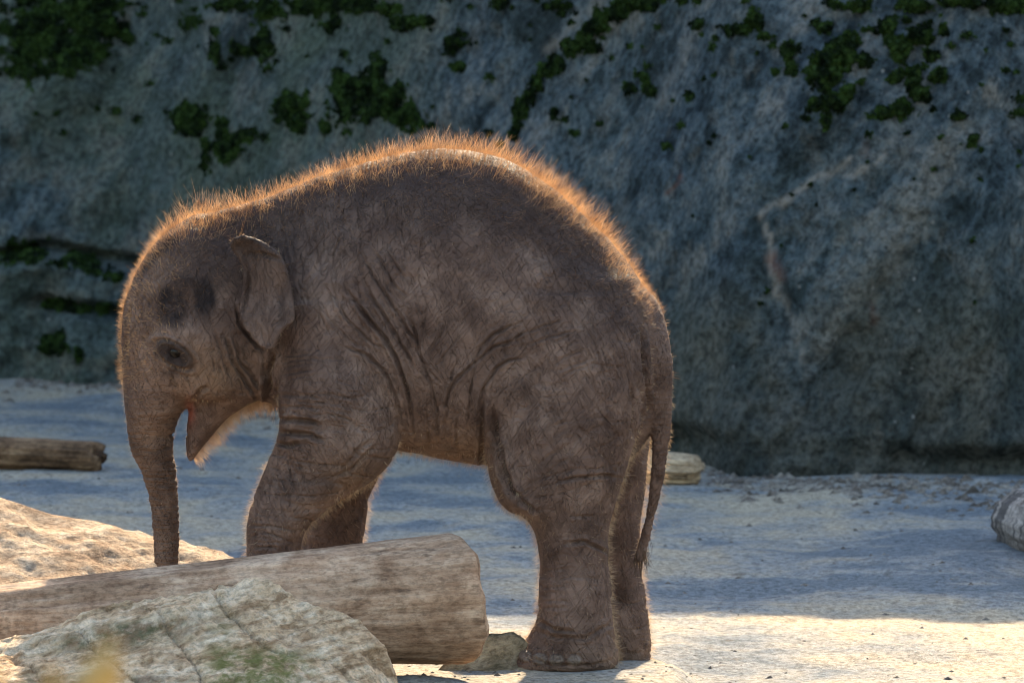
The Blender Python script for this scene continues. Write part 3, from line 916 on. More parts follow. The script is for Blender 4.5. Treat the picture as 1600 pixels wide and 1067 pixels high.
def poly_sdf(X, Z, poly):
    d = np.full(X.shape, 1e9); s = np.ones(X.shape)
    n = len(poly)
    for i in range(n):
        ax, az = poly[i]; bx, bz = poly[i - 1]
        ex, ez = bx - ax, bz - az
        wx, wz = X - ax, Z - az
        t = np.clip((wx * ex + wz * ez) / (ex * ex + ez * ez), 0, 1)
        d = np.minimum(d, (wx - ex * t) ** 2 + (wz - ez * t) ** 2)
        c1 = Z >= az; c2 = Z < bz; c3 = ex * wz > ez * wx
        flip = (c1 & c2 & c3) | (~c1 & ~c2 & ~c3)
        s = np.where(flip, -s, s)
    return s * np.sqrt(d)

def build_field():
    # trunk of the body
    xsweep([(285, 352, 470, .045), (330, 335, 560, .085), (361, 325, 600, .105), (422, 308, 630, .13), (488, 281, 665, .165), (558, 257, 690, .20), (629, 239, 704, .22), (690, 232, 716, .23), (755, 239, 726, .232), (800, 253, 735, .228), (850, 285, 745, .22), (900, 324, 745, .205), (950, 373, 735, .18), (985, 416, 715, .155), (1015, 463, 690, .122), (1033, 505, 655, .09), (1043, 540, 610, .055), (1047, 562, 590, .02)], YC, 0.05, 0.018)
    # head running down into the trunk
    zsweep([(340, 282, 330, 0, .05), (352, 266, 345, 0, .075), (381, 238, 385, 0, .108), (400, 226, 405, 0, .122), (430, 208, 420, 0, .138), (470, 193, 428, 0, .15), (520, 188, 430, 0, .152), (560, 189, 425, 0, .145), (590, 190, 405, 0, .128), (612, 191, 348, 0, .106), (626, 192, 304, 0, .090), (640, 193, 284, 0, .08), (658, 195, 275, 0, .068), (680, 199, 271, 0, .058), (708, 206, 270, 0, .051), (742, 223, 276, 0, .044), (789, 236, 280, 0, .037), (840, 240, 280, 0, .033), (887, 243, 279, 0, .030), (930, 246, 278, 0, .028), (990, 248, 276, 0, .026), (1010, 249, 275, 0, .025)], YC, 0.03, 0.010, (0.04, 0.012))
    # brow and cheek
    ball(803, 768, -0.165, .030, .045, .043, 0.02)
    ball(285, 530, -0.118, .050, .028, .030, 0.035); ball(285, 530, 0.118, .050, .028, .030, 0.035)
    ball(330, 590, -0.095, .055, .032, .045, 0.04); ball(330, 590, 0.095, .055, .032, .045, 0.04)
    ball(245, 620, -0.055, .035, .03, .05, 0.04); ball(245, 620, 0.055, .035, .03, .05, 0.04)
    # lower jaw
    zsweep([(560, 330, 424, 0, .11), (600, 312, 424, 0, .105), (618, 302, 420, 0, .092), (630, 297, 392, 0, .078), (651, 294, 355, 0, .058), (675, 292, 334, 0, .042), (700, 291, 313, 0, .027), (714, 292, 303, 0, .016), (722, 293, 299, 0, .010)], YC - 0.02, 0.008, 0.006, (0.03, 0.008))
    # legs: near fore, far fore, near hind, far hind
    zsweep([(470, 500, 575, -.09, .05), (520, 455, 600, -.10, .085), (560, 440, 608, -.118, .102), (600, 436, 617, -.132, .106), (640, 436, 625, -.136, .106), (670, 438, 627, -.137, .103), (700, 429, 623, -.137, .098), (722, 420, 612, -.133, .09), (740, 412, 596, -.134, .086), (757, 405, 574, -.135, .082), (775, 398, 545, -.136, .078), (795, 391, 512, -.137, .074), (815, 387, 486, -.137, .071), (835, 386, 472, -.137, .069), (865, 386, 468, -.137, .068), (900, 386, 470, -.137, .068), (960, 380, 478, -.137, .072), (1010, 372, 486, -.137, .078), (1048, 368, 488, -.137, .080)],
           YC - 0.15, rowk([(470, .08), (560, .035), (620, .010), (720, .006)]), 0.008)
    zsweep([(560, 470, 600, .11, .08), (640, 450, 618, .125, .095), (700, 455, 612, .13, .09), (745, 462, 592, .132, .082), (770, 468, 577, .133, .076), (810, 470, 571, .134, .072), (850, 470, 566, .134, .07), (900, 468, 562, .134, .07), (960, 462, 566, .134, .074), (1010, 456, 572, .134, .078), (1040, 454, 574, .134, .08)],
           YC + 0.13, 0.02, 0.010)
    zsweep([(455, 830, 965, -.09, .06), (500, 795, 992, -.10, .095), (540, 775, 1003, -.108, .112), (600, 762, 1008, -.115, .122), (660, 757, 1001, -.12, .124), (700, 758, 988, -.122, .121), (728, 760, 980, -.124, .117), (755, 766, 972, -.125, .112), (775, 774, 966, -.126, .106), (790, 782, 961, -.127, .101), (798, 792, 959, -.127, .098), (806, 812, 956, -.127, .094), (818, 828, 953, -.127, .091), (840, 838, 949, -.127, .086), (880, 845, 950, -.127, .080), (930, 842, 955, -.127, .079), (960, 839, 957, -.127, .080), (975, 838, 958, -.127, .081), (1000, 826, 963, -.127, .088), (1018, 806, 968, -.127, .097), (1034, 794, 968, -.127, .101), (1046, 790, 965, -.127, .100)],
           YC - 0.15, rowk([(455, .09), (560, .05), (660, .015), (760, .008)]), 0.006, (0.02, 0.012), 2.3)
    zsweep([(520, 860, 985, .09, .09), (600, 850, 1012, .115, .115), (650, 860, 1017, .12, .115), (720, 875, 1013, .125, .105), (770, 885, 1005, .127, .095), (800, 892, 1001, .128, .088), (860, 898, 1000, .13, .08), (880, 900, 1001, .13, .079), (930, 900, 1009, .13, .079), (985, 897, 1015, .13, .082), (1010, 890, 1018, .13, .088), (1030, 888, 1016, .13, .089), (1045, 890, 1010, .13, .086)],
           YC + 0.13, 0.03, 0.006, (0.02, 0.012), 2.3)
    # tail
    T = [(1008, 480, .027, -.02), (1026, 540, .034, -.07), (1030, 590, .031, -.08), (1034, 650, .0235, -.075), (1032, 720, .0175, -.06), (1021, 790, .0140, -.04), (1007, 845, .0118, -.03), (1000, 872, .010, -.025)]
    pts = []
    for a, b, r, yo in T:
        x, z = P(a, b, YC + yo)
        pts.append((x, yo, z, r))
    capsules(pts, 0.008)
    # ears
    for s in (-1, 1):
        poly = [tuple(float(v) for v in P(a, b, YC - 0.17)) for a, b in EAR]
        xs = [p[0] for p in poly]; zs = [p[1] for p in poly]
        sl = box_idx(((min(xs) - .04, max(xs) + .04), (-.26, -.08) if s < 0 else (.08, .26), (min(zs) - .04, max(zs) + .04)))
        X, Z = np.meshgrid(GX[sl[0]], GZ[sl[2]], indexing='ij')
        d2 = poly_sdf(X, Z, poly)
        ys = ear_y(X, Z)
        rim = 0.0045 * np.exp(-((d2 + 0.006) / 0.005) ** 2)
        dy = np.abs(s * GY[sl[1]][None, :, None] * 1.0 - (-ys)[:, None, :]) - (0.0065 + rim)[:, None, :]
        d = smax(np.broadcast_to(d2[:, None, :], dy.shape), dy, 0.006)
        union(sl, d.astype(np.float32), 0.003)

def surface_nets(F, lo, res):
    S = F < 0
    nx, ny, nz = F.shape
    c = np.zeros((nx - 1, ny - 1, nz - 1), np.int8)
    for a in (0, 1):
        for b in (0, 1):
            for e in (0, 1):
                c += S[a:nx - 1 + a, b:ny - 1 + b, e:nz - 1 + e]
    act = (c > 0) & (c < 8)
    idx = np.full(act.shape, -1, np.int32)
    I = np.argwhere(act)
    idx[act] = np.arange(len(I), dtype=np.int32)
    acc = np.zeros((len(I), 3)); cnt = np.zeros(len(I))
    corners = [(a, b, e) for a in (0, 1) for b in (0, 1) for e in (0, 1)]
    vals = {q: F[I[:, 0] + q[0], I[:, 1] + q[1], I[:, 2] + q[2]] for q in corners}
    for q in corners:
        for ax in range(3):
            if q[ax]:
                continue
            r = list(q); r[ax] = 1; r = tuple(r)
            v0, v1 = vals[q], vals[r]
            m = (v0 < 0) != (v1 < 0)
            t = np.where(m, v0 / (v0 - v1 + (v0 == v1)), 0)
            p = np.tile(np.array(q, float), (len(I), 1)); p[:, ax] += t
            acc[m] += p[m]; cnt[m] += 1
    V = (I + acc / cnt[:, None]) * res + lo
    faces = []
    for ax in range(3):
        o1, o2 = (ax + 1) % 3, (ax + 2) % 3
        s0 = [slice(1, -1)] * 3; s0[ax] = slice(0, -1)
        s1 = [slice(1, -1)] * 3; s1[ax] = slice(1, None)
        A, B = S[tuple(s0)], S[tuple(s1)]
        E = np.argwhere(A != B)
        inside = A[tuple(E.T)]
        base = E.copy()
        base[:, o1] += 1; base[:, o2] += 1
        def cell(d1, d2):
            q = base.copy(); q[:, o1] += d1; q[:, o2] += d2
            return idx[q[:, 0], q[:, 1], q[:, 2]]
        Q = np.stack([cell(-1, -1), cell(0, -1), cell(0, 0), cell(-1, 0)], -1)
        Q[~inside] = Q[~inside][:, ::-1]
        faces.append(Q)
    return V, np.concatenate(faces)

def quad_edges(F):
    E = np.concatenate([F[:, [k, (k + 1) % 4]] for k in range(4)])
    key = np.sort(E, axis=1).astype(np.int64)
    u, inv = np.unique(key[:, 0] * (1 << 32) + key[:, 1], return_inverse=True)
    return np.stack([u >> 32, u & 0xFFFFFFFF], -1), inv.reshape(4, -1).T

def biggest(V, F):
    """keep the one connected skin"""
    E, _ = quad_edges(F)
    lab = np.arange(len(V))
    while True:
        m = np.minimum(lab[E[:, 0]], lab[E[:, 1]])
        new = lab.copy()
        np.minimum.at(new, lab[E[:, 0]], m); np.minimum.at(new, lab[E[:, 1]], m)
        new = new[new]; new = new[new]
        if (new == lab).all():
            break
        lab = new
    keep = lab == np.bincount(lab).argmax()
    idx = np.cumsum(keep) - 1
    return V[keep], idx[F[keep[F[:, 0]]]]

def relax(V, F, it):
    E, _ = quad_edges(F)
    n = len(V)
    deg = np.bincount(E.ravel(), minlength=n)[:, None]
    for _ in range(it):
        S = np.stack([np.bincount(E[:, 0], V[E[:, 1], a], n) + np.bincount(E[:, 1], V[E[:, 0], a], n) for a in range(3)], -1)
        V = 0.5 * V + 0.5 * S / deg
    return V

def catmull(V, F):
    n = len(V)
    E, FE = quad_edges(F)
    fp = V[F].mean(1)
    ne = len(E)
    ecnt = np.bincount(FE.ravel(), minlength=ne)
    fsum = np.stack([np.bincount(FE.ravel(), np.repeat(fp[:, a], 4), ne) for a in range(3)], -1)
    mid = V[E].mean(1)
    ep = (mid * 2 + fsum) / (2 + ecnt)[:, None]
    val = np.bincount(F.ravel(), minlength=n)
    Q = np.stack([np.bincount(F.ravel(), np.repeat(fp[:, a], 4), n) for a in range(3)], -1) / val[:, None]
    deg = np.bincount(E.ravel(), minlength=n)[:, None]
    R = np.stack([np.bincount(E.ravel(), np.repeat(mid[:, a], 2), n) for a in range(3)], -1) / deg
    vp = (Q + 2 * R + (deg - 3) * V) / deg
    fi = n + ne + np.arange(len(F)); ei = n + FE
    quads = [np.stack([F[:, k], ei[:, k], fi, ei[:, (k - 1) % 4]], -1) for k in range(4)]
    return np.concatenate([vp, ep, fp]), np.concatenate(quads)

# folds of the hide seen on the near side: (points in the photograph, depth, width)
FOLDS = []
def fold(pts, depth, width):
    FOLDS.append((pts, depth * 1.7, width * 0.75))
def fan(c1, c2, n, depth, width, jit=4, drop=0.35):
    for i in range(n):
        t = i / (n - 1) if n > 1 else 0
        m = random.randint(len(c1) - 1, len(c1)) if random.random() > drop else len(c1) - 1
        pts = [(a[0] + (b[0] - a[0]) * t + random.uniform(-jit, jit), a[1] + (b[1] - a[1]) * t + random.uniform(-jit, jit)) for a, b in zip(c1, c2)][:m]
        fold(pts, depth * random.uniform(0.5, 1.2), width * random.uniform(0.7, 1.3))
# behind the shoulder
for pts, d, w in (
    ([(565, 395), (582, 430), (600, 457), (620, 485), (635, 512), (650, 535), (652, 560)], .0036, .0034),
    ([(540, 447), (560, 480), (580, 505), (595, 520), (607, 540), (620, 565), (630, 592), (640, 630), (648, 690)], .0080, .0050),
    ([(567, 435), (575, 457), (590, 480), (605, 500), (617, 522), (630, 542), (640, 562), (650, 582)], .0050, .0044),
    ([(515, 440), (527, 475), (540, 497), (560, 517), (580, 535), (605, 550)], .0030, .0032),
    ([(500, 470), (520, 505), (545, 530), (575, 545)], .0018, .0030),
    ([(580, 387), (600, 417), (620, 452), (640, 465)], .0026, .0030),
    ([(600, 385), (622, 420), (645, 455)], .0020, .0030),
    ([(632, 482), (645, 510), (652, 540), (660, 570), (672, 592), (680, 630), (684, 665), (684, 700)], .0034, .0036),
    ([(667, 472), (662, 505), (658, 535)], .0024, .0030),
    ([(700, 500), (685, 530), (668, 555)], .0018, .0028), ([(718, 520), (700, 550), (680, 575)], .0018, .0028),
    ([(640, 430), (652, 470), (662, 500)], .0018, .0028), ([(690, 600), (668, 575), (655, 560)], .0018, .0028),
    ([(820, 502), (790, 512), (770, 522), (752, 542), (742, 565), (737, 605), (732, 640), (730, 690)], .0036, .0036),
    ([(820, 530), (795, 535), (770, 542), (745, 565), (720, 585), (705, 605), (697, 635), (694, 690)], .0040, .0036),
    ([(820, 560), (795, 562), (775, 575), (762, 597), (752, 620), (747, 650), (744, 705)], .0040, .0036),
    ([(880, 500), (850, 508), (815, 522), (785, 540)], .0022, .0032), ([(905, 515), (860, 525), (820, 542)], .0020, .0032),
    ([(717, 560), (708, 580), (704, 600)], .0020, .0028), ([(715, 650), (712, 680), (714, 705)], .0022, .0030), ([(665, 640), (668, 670), (670, 700)], .0022, .0030),
    ([(532, 540), (560, 550), (585, 565), (600, 580), (612, 605), (620, 630), (626, 668)], .0046, .0040)):
    fold(pts, d, w)
fan([(860, 540), (900, 520), (950, 510)], [(870, 590), (930, 570), (985, 575)], 5, .0012, .003)
fan([(445, 320), (448, 370), (452, 420)], [(640, 300), (640, 360), (640, 420)], 22, .0012, .0026, 5)
fan([(470, 430), (480, 480), (500, 530)], [(600, 430), (620, 480), (640, 520)], 9, .0010, .0026, 6)
# stifle
fold([(770, 640), (776, 690), (786, 735), (800, 768), (812, 782)], .010, .008)
fold([(757, 610), (752, 660), (752, 710), (756, 735)], .008, .006)
fold([(812, 782), (826, 790), (838, 800)], .005, .005)
fold([(985, 600), (992, 640), (986, 680)], .006, .006)
# hind leg rings
fold([(870, 752), (905, 746), (940, 744), (978, 748)], .0035, .0045)
fold([(890, 808), (930, 806)], .002, .004)
fold([(880, 850), (915, 846), (940, 858), (952, 866)], .0045, .005)
fold([(838, 968), (862, 982), (900, 985)], .0045, .005)
fold([(835, 985), (870, 995), (915, 996), (950, 978), (962, 962)], .003, .005)
fold([(822, 1028), (860, 1036), (920, 1038), (958, 1030)], .003, .004)
# fore leg
fold([(434, 656), (455, 655), (478, 658), (498, 662)], .007, .0055)
fold([(434, 676), (460, 676), (484, 680), (505, 690)], .008, .006)
fold([(430, 694), (450, 694), (470, 692)], .006, .005)
fold([(436, 618), (470, 618), (500, 622)], .003, .004)
fold([(436, 636), (470, 635), (505, 640)], .0025, .004)
fan([(440, 560), (490, 552), (540, 556)], [(440, 612), (500, 606), (560, 616)], 8, .0014, .003, 4)
fan([(420, 730), (440, 780), (446, 830)], [(470, 720), (480, 760), (470, 790)], 5, .0020, .0035, 4)
fan([(392, 800), (420, 806), (455, 812)], [(388, 862), (420, 862), (460, 860)], 8, .0014, .003, 2)
fold([(520, 745), (545, 735), (570, 712), (590, 695)], .003, .005)
fold([(535, 735), (560, 700), (580, 690)], .0025, .005)
fold([(1003, 515), (1004, 545), (1004, 575), (1010, 610), (1018, 645)], .012, .006)
fan([(850, 620), (890, 612), (935, 618)], [(860, 720), (900, 716), (950, 722)], 8, .0013, .0028, 6)
fan([(848, 870), (890, 866), (945, 876)], [(846, 960), (890, 964), (950, 956)], 9, .0013, .0028, 4)
fan([(905, 540), (925, 580), (935, 630)], [(975, 540), (985, 590), (985, 640)], 7, .0014, .0028, 5)
fan([(450, 700), (490, 705), (530, 700)], [(405, 770), (450, 780), (495, 775)], 7, .0014, .0028, 4)
fan([(520, 590), (560, 600), (600, 625)], [(500, 660), (550, 668), (600, 690)], 7, .0012, .0028, 5)
fan([(212, 560), (225, 585), (236, 610)], [(300, 575), (292, 595), (284, 612)], 7, .0014, .0026, 3)
fan([(216, 440), (212, 490), (212, 535)], [(236, 425), (230, 480), (232, 530)], 4, .0013, .0028, 3)
fan([(330, 560), (334, 585), (340, 610)], [(375, 560), (385, 590), (396, 615)], 5, .0014, .0026, 3)
# neck and cheek
fold([(425, 550), (420, 580), (420, 612), (424, 624)], .014, .009)
fold([(412, 545), (413, 585), (418, 615)], .005, .005)
fold([(352, 520), (362, 560), (380, 590), (402, 622)], .005, .005)
fold([(366, 530), (376, 565), (394, 590), (412, 612)], .004, .0045)
fold([(336, 520), (348, 560), (360, 590)], .002, .004)
fold([(300, 628), (312, 612), (326, 604)], .005, .005)
# ear
fold([(368, 478), (373, 502), (385, 522), (401, 542), (414, 552)], .005, .004)
fold([(384, 412), (390, 440), (384, 470), (378, 495)], .004, .005)
fold([(384, 398), (410, 396), (440, 408)], .0035, .005)
fold([(437, 440), (440, 480), (432, 520)], .0025, .010)
# forehead edge
fold([(203, 470), (200, 520), (197, 560)], .004, .006)
fan([(232, 535), (240, 570), (252, 600)], [(300, 590), (285, 605), (270, 620)], 4, .0015, .0035, 3)

def build_elephant():
    root = bpy.data.objects.new('elephant', None)
    COL.objects.link(root)
    root.location = (-0.1, YC, 0.0)
    root['label'] = 'hairy brown young elephant standing side-on behind the big log'
    root['category'] = 'elephant'
    build_field()
    V, F = surface_nets(FIELD, LO, RES)
    V, F = biggest(V, F)
    V = relax(V, F, 2)
    V, F = catmull(V, F)
    me = new_mesh('body', V, F)
    me.name = 'body'
    n = len(me.vertices)
    co = np.empty(n * 3, np.float32); me.vertices.foreach_get('co', co); co = co.reshape(-1, 3).astype(float)
    def normals():
        nr = np.empty(n * 3, np.float32); me.vertex_normals.foreach_get('vector', nr)
        return nr.reshape(-1, 3).astype(float)
    nr = normals()
    x, y, z = co.T
    # place of each point in the photograph
    d0 = y; dz = (z - CAM_Z)
    den = d0 * math.cos(PITCH) - dz * math.sin(PITCH)
    px = W / 2 + FPX * x / den
    py = H / 2 - FPX * (d0 * math.sin(PITCH) + dz * math.cos(PITCH)) / den
    near = sstep(0.02, -0.25, nr[:, 1]) * (y < YC + 0.01)
    isnear = (y < YC)
    disp = np.zeros(n)
    wob = 1.6
    wx = px + wob * fbm(x * 40, y * 10, z * 40, 2, 3); wz = py + wob * fbm(x * 40, y * 10, z * 40, 2, 4)
    for pts, dep, wid in FOLDS:
        a = np.array(pts, float)
        m = 40
        k = isnear & (px > a[:, 0].min() - m) & (px < a[:, 0].max() + m) & (py > a[:, 1].min() - m) & (py < a[:, 1].max() + m)
        if not k.any():
            continue
        d, t = seg_dist(wx[k], wz[k], [tuple(q) for q in a])
        d = d / 741.0
        env = np.clip(np.minimum(t, 1 - t) * 5 + 0.12, 0, 1)
        disp[k] += env * near[k] * dep * (-np.exp(-(d / wid) ** 2) + 0.35 * np.exp(-((d - 2.1 * wid) / (1.2 * wid)) ** 2))
    # eye lids: a shallow bowl with rings round the eye ball
    ex, ey = 272.0, 554.0
    ca, sa = math.cos(math.radians(-18)), math.sin(math.radians(-18))
    ux = ((px - ex) * ca - (py - ey) * sa * -1.0); uy = ((px - ex) * sa * -1.0 * -1.0 + (py - ey) * ca)
    er = np.hypot(ux / 25.0, uy / 18.0)
    eyem = isnear & (nr[:, 1] < -0.2)
    lid = -0.010 * np.exp(-(er / 0.42) ** 2) + 0.0030 * np.exp(-((er - 0.78) / 0.14) ** 2) - 0.004 * np.exp(-((er - 1.02) / 0.14) ** 2) + 0.0012 * np.exp(-((er - 1.3) / 0.2) ** 2) - 0.002 * np.exp(-((er - 1.55) / 0.12) ** 2)
    lid = lid + 0.0016 * np.cos(er * 15.0 + 0.8 * vnoise(px / 8, py / 8, 0.3, 19)) * np.exp(-((er - 0.95) / 0.45) ** 2)
    disp += np.where(eyem, lid, 0)
    # hollow temple
    disp += np.where(isnear, -0.014 * np.exp(-((px - 285) / 45) ** 2 - ((py - 475) / 28) ** 2), 0) * near
    disp += np.where(~isnear & (nr[:, 1] > 0.2), -0.014 * np.exp(-((px - 285) / 45) ** 2 - ((py - 475) / 28) ** 2), 0)
    # soft unevenness, trunk rings
    disp += 0.0035 * fbm(x * 9, y * 9, z * 9, 3, 11)
    ringm = sstep(575, 690, py) * (px < 300) * sstep(300, 285, px)
    disp += ringm * 0.0009 * np.sin(py * 0.62 + 2.5 * vnoise(px / 16, py / 40, 0.2, 15)) * (0.6 + 0.4 * vnoise(px / 20, py / 20, 3.3, 16))
    tailm = (px > 1000) & (py > 560)
    disp += np.where(tailm, 0.0008 * np.sin(py * 0.8), 0)
    def lines(scale_a, scale_b, ang, seed, w, warp=0.02):
        c, sn = math.cos(math.radians(ang)), math.sin(math.radians(ang))
        wxx = x + warp * fbm(x * 7, y * 7, z * 7, 2, seed + 5); wzz = z + warp * fbm(x * 7, y * 7, z * 7, 2, seed + 6)
        a = wxx * c + wzz * sn; b = -wxx * sn + wzz * c
        v = vnoise(a * scale_a, y * 14, b * scale_b, seed)
        brk = sstep(-0.35, 0.25, vnoise(a * 9, y * 9, b * 9, seed + 9))
        return np.exp(-(v / w) ** 2) * (0.25 + 0.75 * brk)
    R = lambda v, a, b, c, d: sstep(a, b, v) * sstep(d, c, v)
    head_m = (px < 425) & (py < 640)
    leg_m = np.clip(R(px, 380, 400, 610, 640) * sstep(560, 610, py) + sstep(810, 850, px) * sstep(720, 800, py), 0, 1)
    neck_m = R(px, 430, 460, 660, 740) * sstep(470, 400, py)
    flank_m = np.clip(R(px, 440, 500, 1020, 1060) * sstep(300, 400, py), 0, 1) * (1 - leg_m)
    rump_m = sstep(760, 830, px) * R(py, 420, 480, 760, 820)
    wr = neck_m * lines(48, 8, 4, 201, .14) * 1.0
    wr = wr + 0.7 * flank_m * (0.9 * lines(46, 11, 28, 211, .10) + 0.8 * lines(50, 12, -36, 221, .10))
    wr = wr + rump_m * 0.6 * lines(11, 48, 12, 231, .12)
    wr = wr + leg_m * (0.9 * lines(9, 46, -6, 241, .14) + 0.4 * lines(46, 12, 8, 251, .12))
    wr = wr + head_m * (0.45 * lines(50, 14, 14, 261, .12) + 0.4 * lines(14, 50, -10, 271, .12))
    disp -= 0.0044 * np.clip(wr, 0, 1.3) * (1 - ringm) * (0.4 + 0.6 * sstep(20, 90, py - np.interp(px, [188, 240, 361, 488, 690, 850, 985, 1050], [480, 381, 323, 279, 231, 285, 416, 565])))
    disp -= 0.0048 * ringm * lines(6, 64, 4, 281, .16, 0.006)
    nail = np.zeros(n)
    for qx, qy, rx_, ry_ in ((820, 1024, 9, 9), (842, 1028, 11, 9), (868, 1030, 12, 9), (897, 1031, 11, 8)):
        e = np.sqrt(((px - qx) / rx_) ** 2 + ((py - qy) / ry_) ** 2)
        nail = np.maximum(nail, sstep(1.15, 0.8, e) * isnear * (py > 1008))
        disp += np.where(isnear, 0.0035 * sstep(1.2, 0.7, e) - 0.002 * np.exp(-((e - 1.3) / 0.15) ** 2), 0) * (py > 1005)
    co = co + nr * disp[:, None]
    co_l = co - np.array(root.location)
    me.vertices.foreach_set('co', co_l.astype(np.float32).ravel())
    me.update()
    me.polygons.foreach_set('use_smooth', np.full(len(me.polygons), True))
    nr = normals()
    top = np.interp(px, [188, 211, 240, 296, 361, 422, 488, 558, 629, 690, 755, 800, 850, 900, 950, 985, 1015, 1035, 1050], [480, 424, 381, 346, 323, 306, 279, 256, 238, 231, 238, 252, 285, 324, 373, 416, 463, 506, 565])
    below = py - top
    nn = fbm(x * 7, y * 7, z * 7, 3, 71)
    back = sstep(215, 35, below + 60 * nn) * sstep(220, 330, px) * sstep(1040, 980, px)  # skin darkened towards the spine: shading and dark hair tone put into the colour
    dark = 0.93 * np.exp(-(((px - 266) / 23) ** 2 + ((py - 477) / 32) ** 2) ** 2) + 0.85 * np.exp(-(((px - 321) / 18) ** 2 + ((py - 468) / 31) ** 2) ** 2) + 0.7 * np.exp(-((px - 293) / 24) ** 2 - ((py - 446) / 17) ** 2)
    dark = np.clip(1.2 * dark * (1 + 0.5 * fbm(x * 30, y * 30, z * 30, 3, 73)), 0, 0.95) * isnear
    dark = np.maximum(dark, np.where(eyem, 0.95 * np.exp(-(er / 1.05) ** 4), 0))
    dark = np.maximum(dark, 0.65 * isnear * np.exp(-((px - 268) / 12) ** 2 - ((py - 582) / 12) ** 2))
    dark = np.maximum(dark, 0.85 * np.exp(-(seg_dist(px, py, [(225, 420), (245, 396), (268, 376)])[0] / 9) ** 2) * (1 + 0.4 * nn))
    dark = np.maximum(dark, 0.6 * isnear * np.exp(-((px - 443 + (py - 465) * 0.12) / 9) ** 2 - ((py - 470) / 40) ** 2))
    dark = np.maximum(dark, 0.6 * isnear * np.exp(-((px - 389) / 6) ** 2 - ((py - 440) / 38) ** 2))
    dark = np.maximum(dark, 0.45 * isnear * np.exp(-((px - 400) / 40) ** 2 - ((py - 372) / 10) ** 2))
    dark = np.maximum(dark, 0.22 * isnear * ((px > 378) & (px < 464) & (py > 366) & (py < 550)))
    warm = 0.75 * np.exp(-((px - 335) / 55) ** 2 - ((py - 585) / 45) ** 2) + 0.6 * sstep(650, 720, py) * sstep(600, 640, px) * sstep(800, 740, px) + 0.6 * np.exp(-((px - 560) / 60) ** 2 - ((py - 745) / 30) ** 2) + 0.5 * sstep(930, 1040, py) + 0.35 * ringm
    pink = 0.65 * np.exp(-((px - 297) / 7) ** 2 - ((py - 645) / 18) ** 2) * (px > 288)
    attr(me, 'nail', 0.75 * nail)
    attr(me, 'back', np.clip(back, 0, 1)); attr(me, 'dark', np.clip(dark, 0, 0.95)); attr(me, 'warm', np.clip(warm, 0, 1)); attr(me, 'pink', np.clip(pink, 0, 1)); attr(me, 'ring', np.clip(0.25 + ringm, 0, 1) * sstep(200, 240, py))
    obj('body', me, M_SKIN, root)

    # eyes
    for s in (-1, 1):
        k = np.where((er < 0.5) & ((y < YC) == (s < 0)) & (s * nr[:, 1] > 0.2))[0]
        c = co_l[k].mean(0)
        nm = nr[k].mean(0); nm /= np.linalg.norm(nm)
        c = c - nm * 0.0105
        me_e = sphere_mesh('eye', 0.0150)
        M = M_EYE
        obj('eye', me_e, M, root, loc=tuple(c))

    # hair ------------------------------------------------------------
    def hairs(name, weight, count, length, width, direction, mat, lenvar=0.35, jitter=0.35, curl=0.25, hair_label=None):
        w = np.clip(weight, 0, None)
        w = w / w.sum()
        i = RNG.choice(n, count, p=w)
        p0 = co_l[i] + RNG.normal(0, 0.0016, (count, 3)) - nr[i] * 0.001
        d = direction[i] + jitter * RNG.normal(size=(count, 3))
        d /= np.linalg.norm(d, axis=1)[:, None]
        L = (length[i] if hasattr(length, '__len__') else np.full(count, length)) * np.clip(1 + lenvar * RNG.normal(size=count), 0.25, 2.1)
        b = RNG.normal(size=(count, 3)) * curl
        d2 = d + b; d2 /= np.linalg.norm(d2, axis=1)[:, None]
        p1 = p0 + d * (L * 0.5)[:, None]
        p2 = p1 + d2 * (L * 0.5)[:, None]
        s = np.cross(d, RNG.normal(size=(count, 3))); s /= np.linalg.norm(s, axis=1)[:, None]
        q = np.cross(d, s)
        r = width * RNG.uniform(0.7, 1.3, count)
        ring = []
        for (pp, f) in ((p0, 1.0), (p1, 0.75)):
            for k in range(3):
                a = k * 2.0944
                ring.append(pp + (s * math.cos(a) + q * math.sin(a)) * (r * f)[:, None])
        Vh = np.stack(ring + [p2], 1).reshape(-1, 3)
        t = np.array([[0, 1, 4], [0, 4, 3], [1, 2, 5], [1, 5, 4], [2, 0, 3], [2, 3, 5], [3, 4, 6], [4, 5, 6], [5, 3, 6]])
        Fh = (t[None] + 7 * np.arange(count)[:, None, None]).reshape(-1, 3)
        return obj(name, new_mesh(name, Vh, Fh, True), mat, root, kind='stuff')
    onback = sstep(215, 250, px) * sstep(1060, 1000, px)
    up = np.array([0, 0, 1.0]); bk = np.array([1.0, 0, 0]); dn = np.array([0, 0, -1.0])
    mane = onback * sstep(0.30, 0.75, nr[:, 2] + 0.5 * sstep(930, 1030, px) * np.clip(nr[:, 0], 0, 1)) * sstep(60, 15, below) + 0.6 * onback * sstep(0.55, 0.9, nr[:, 2]) * sstep(60, 15, below)
    mane = mane * (0.55 + 0.45 * np.clip(1 + 1.4 * fbm(x * 14, y * 14, z * 14, 2, 77), 0, 2))
    mlen = 0.039 * (0.72 + 0.28 * vnoise(x * 9, 0.2, 0.4, 78)) * (1 - 0.65 * sstep(930, 1030, px)) * (1 - 0.25 * sstep(300, 220, px))
    hairs('back_hair', mane, 9500, mlen, 0.00021, nr * 0.8 + up * 0.2 + bk * 0.15, M_HAIR, 0.6, 0.38)
    hairs('stray_hair', mane, 800, mlen * 1.5, 0.00026, nr * 0.8 + up * 0.2 + bk * 0.2, M_HAIR, 0.35, 0.45)
    ridge = sstep(180, 215, px) * sstep(1056, 1046, px) * sstep(0.15, 0.5, nr[:, 1] * 0.5 + nr[:, 2] * 0.87) * sstep(70, 20, below) * (py < 640)
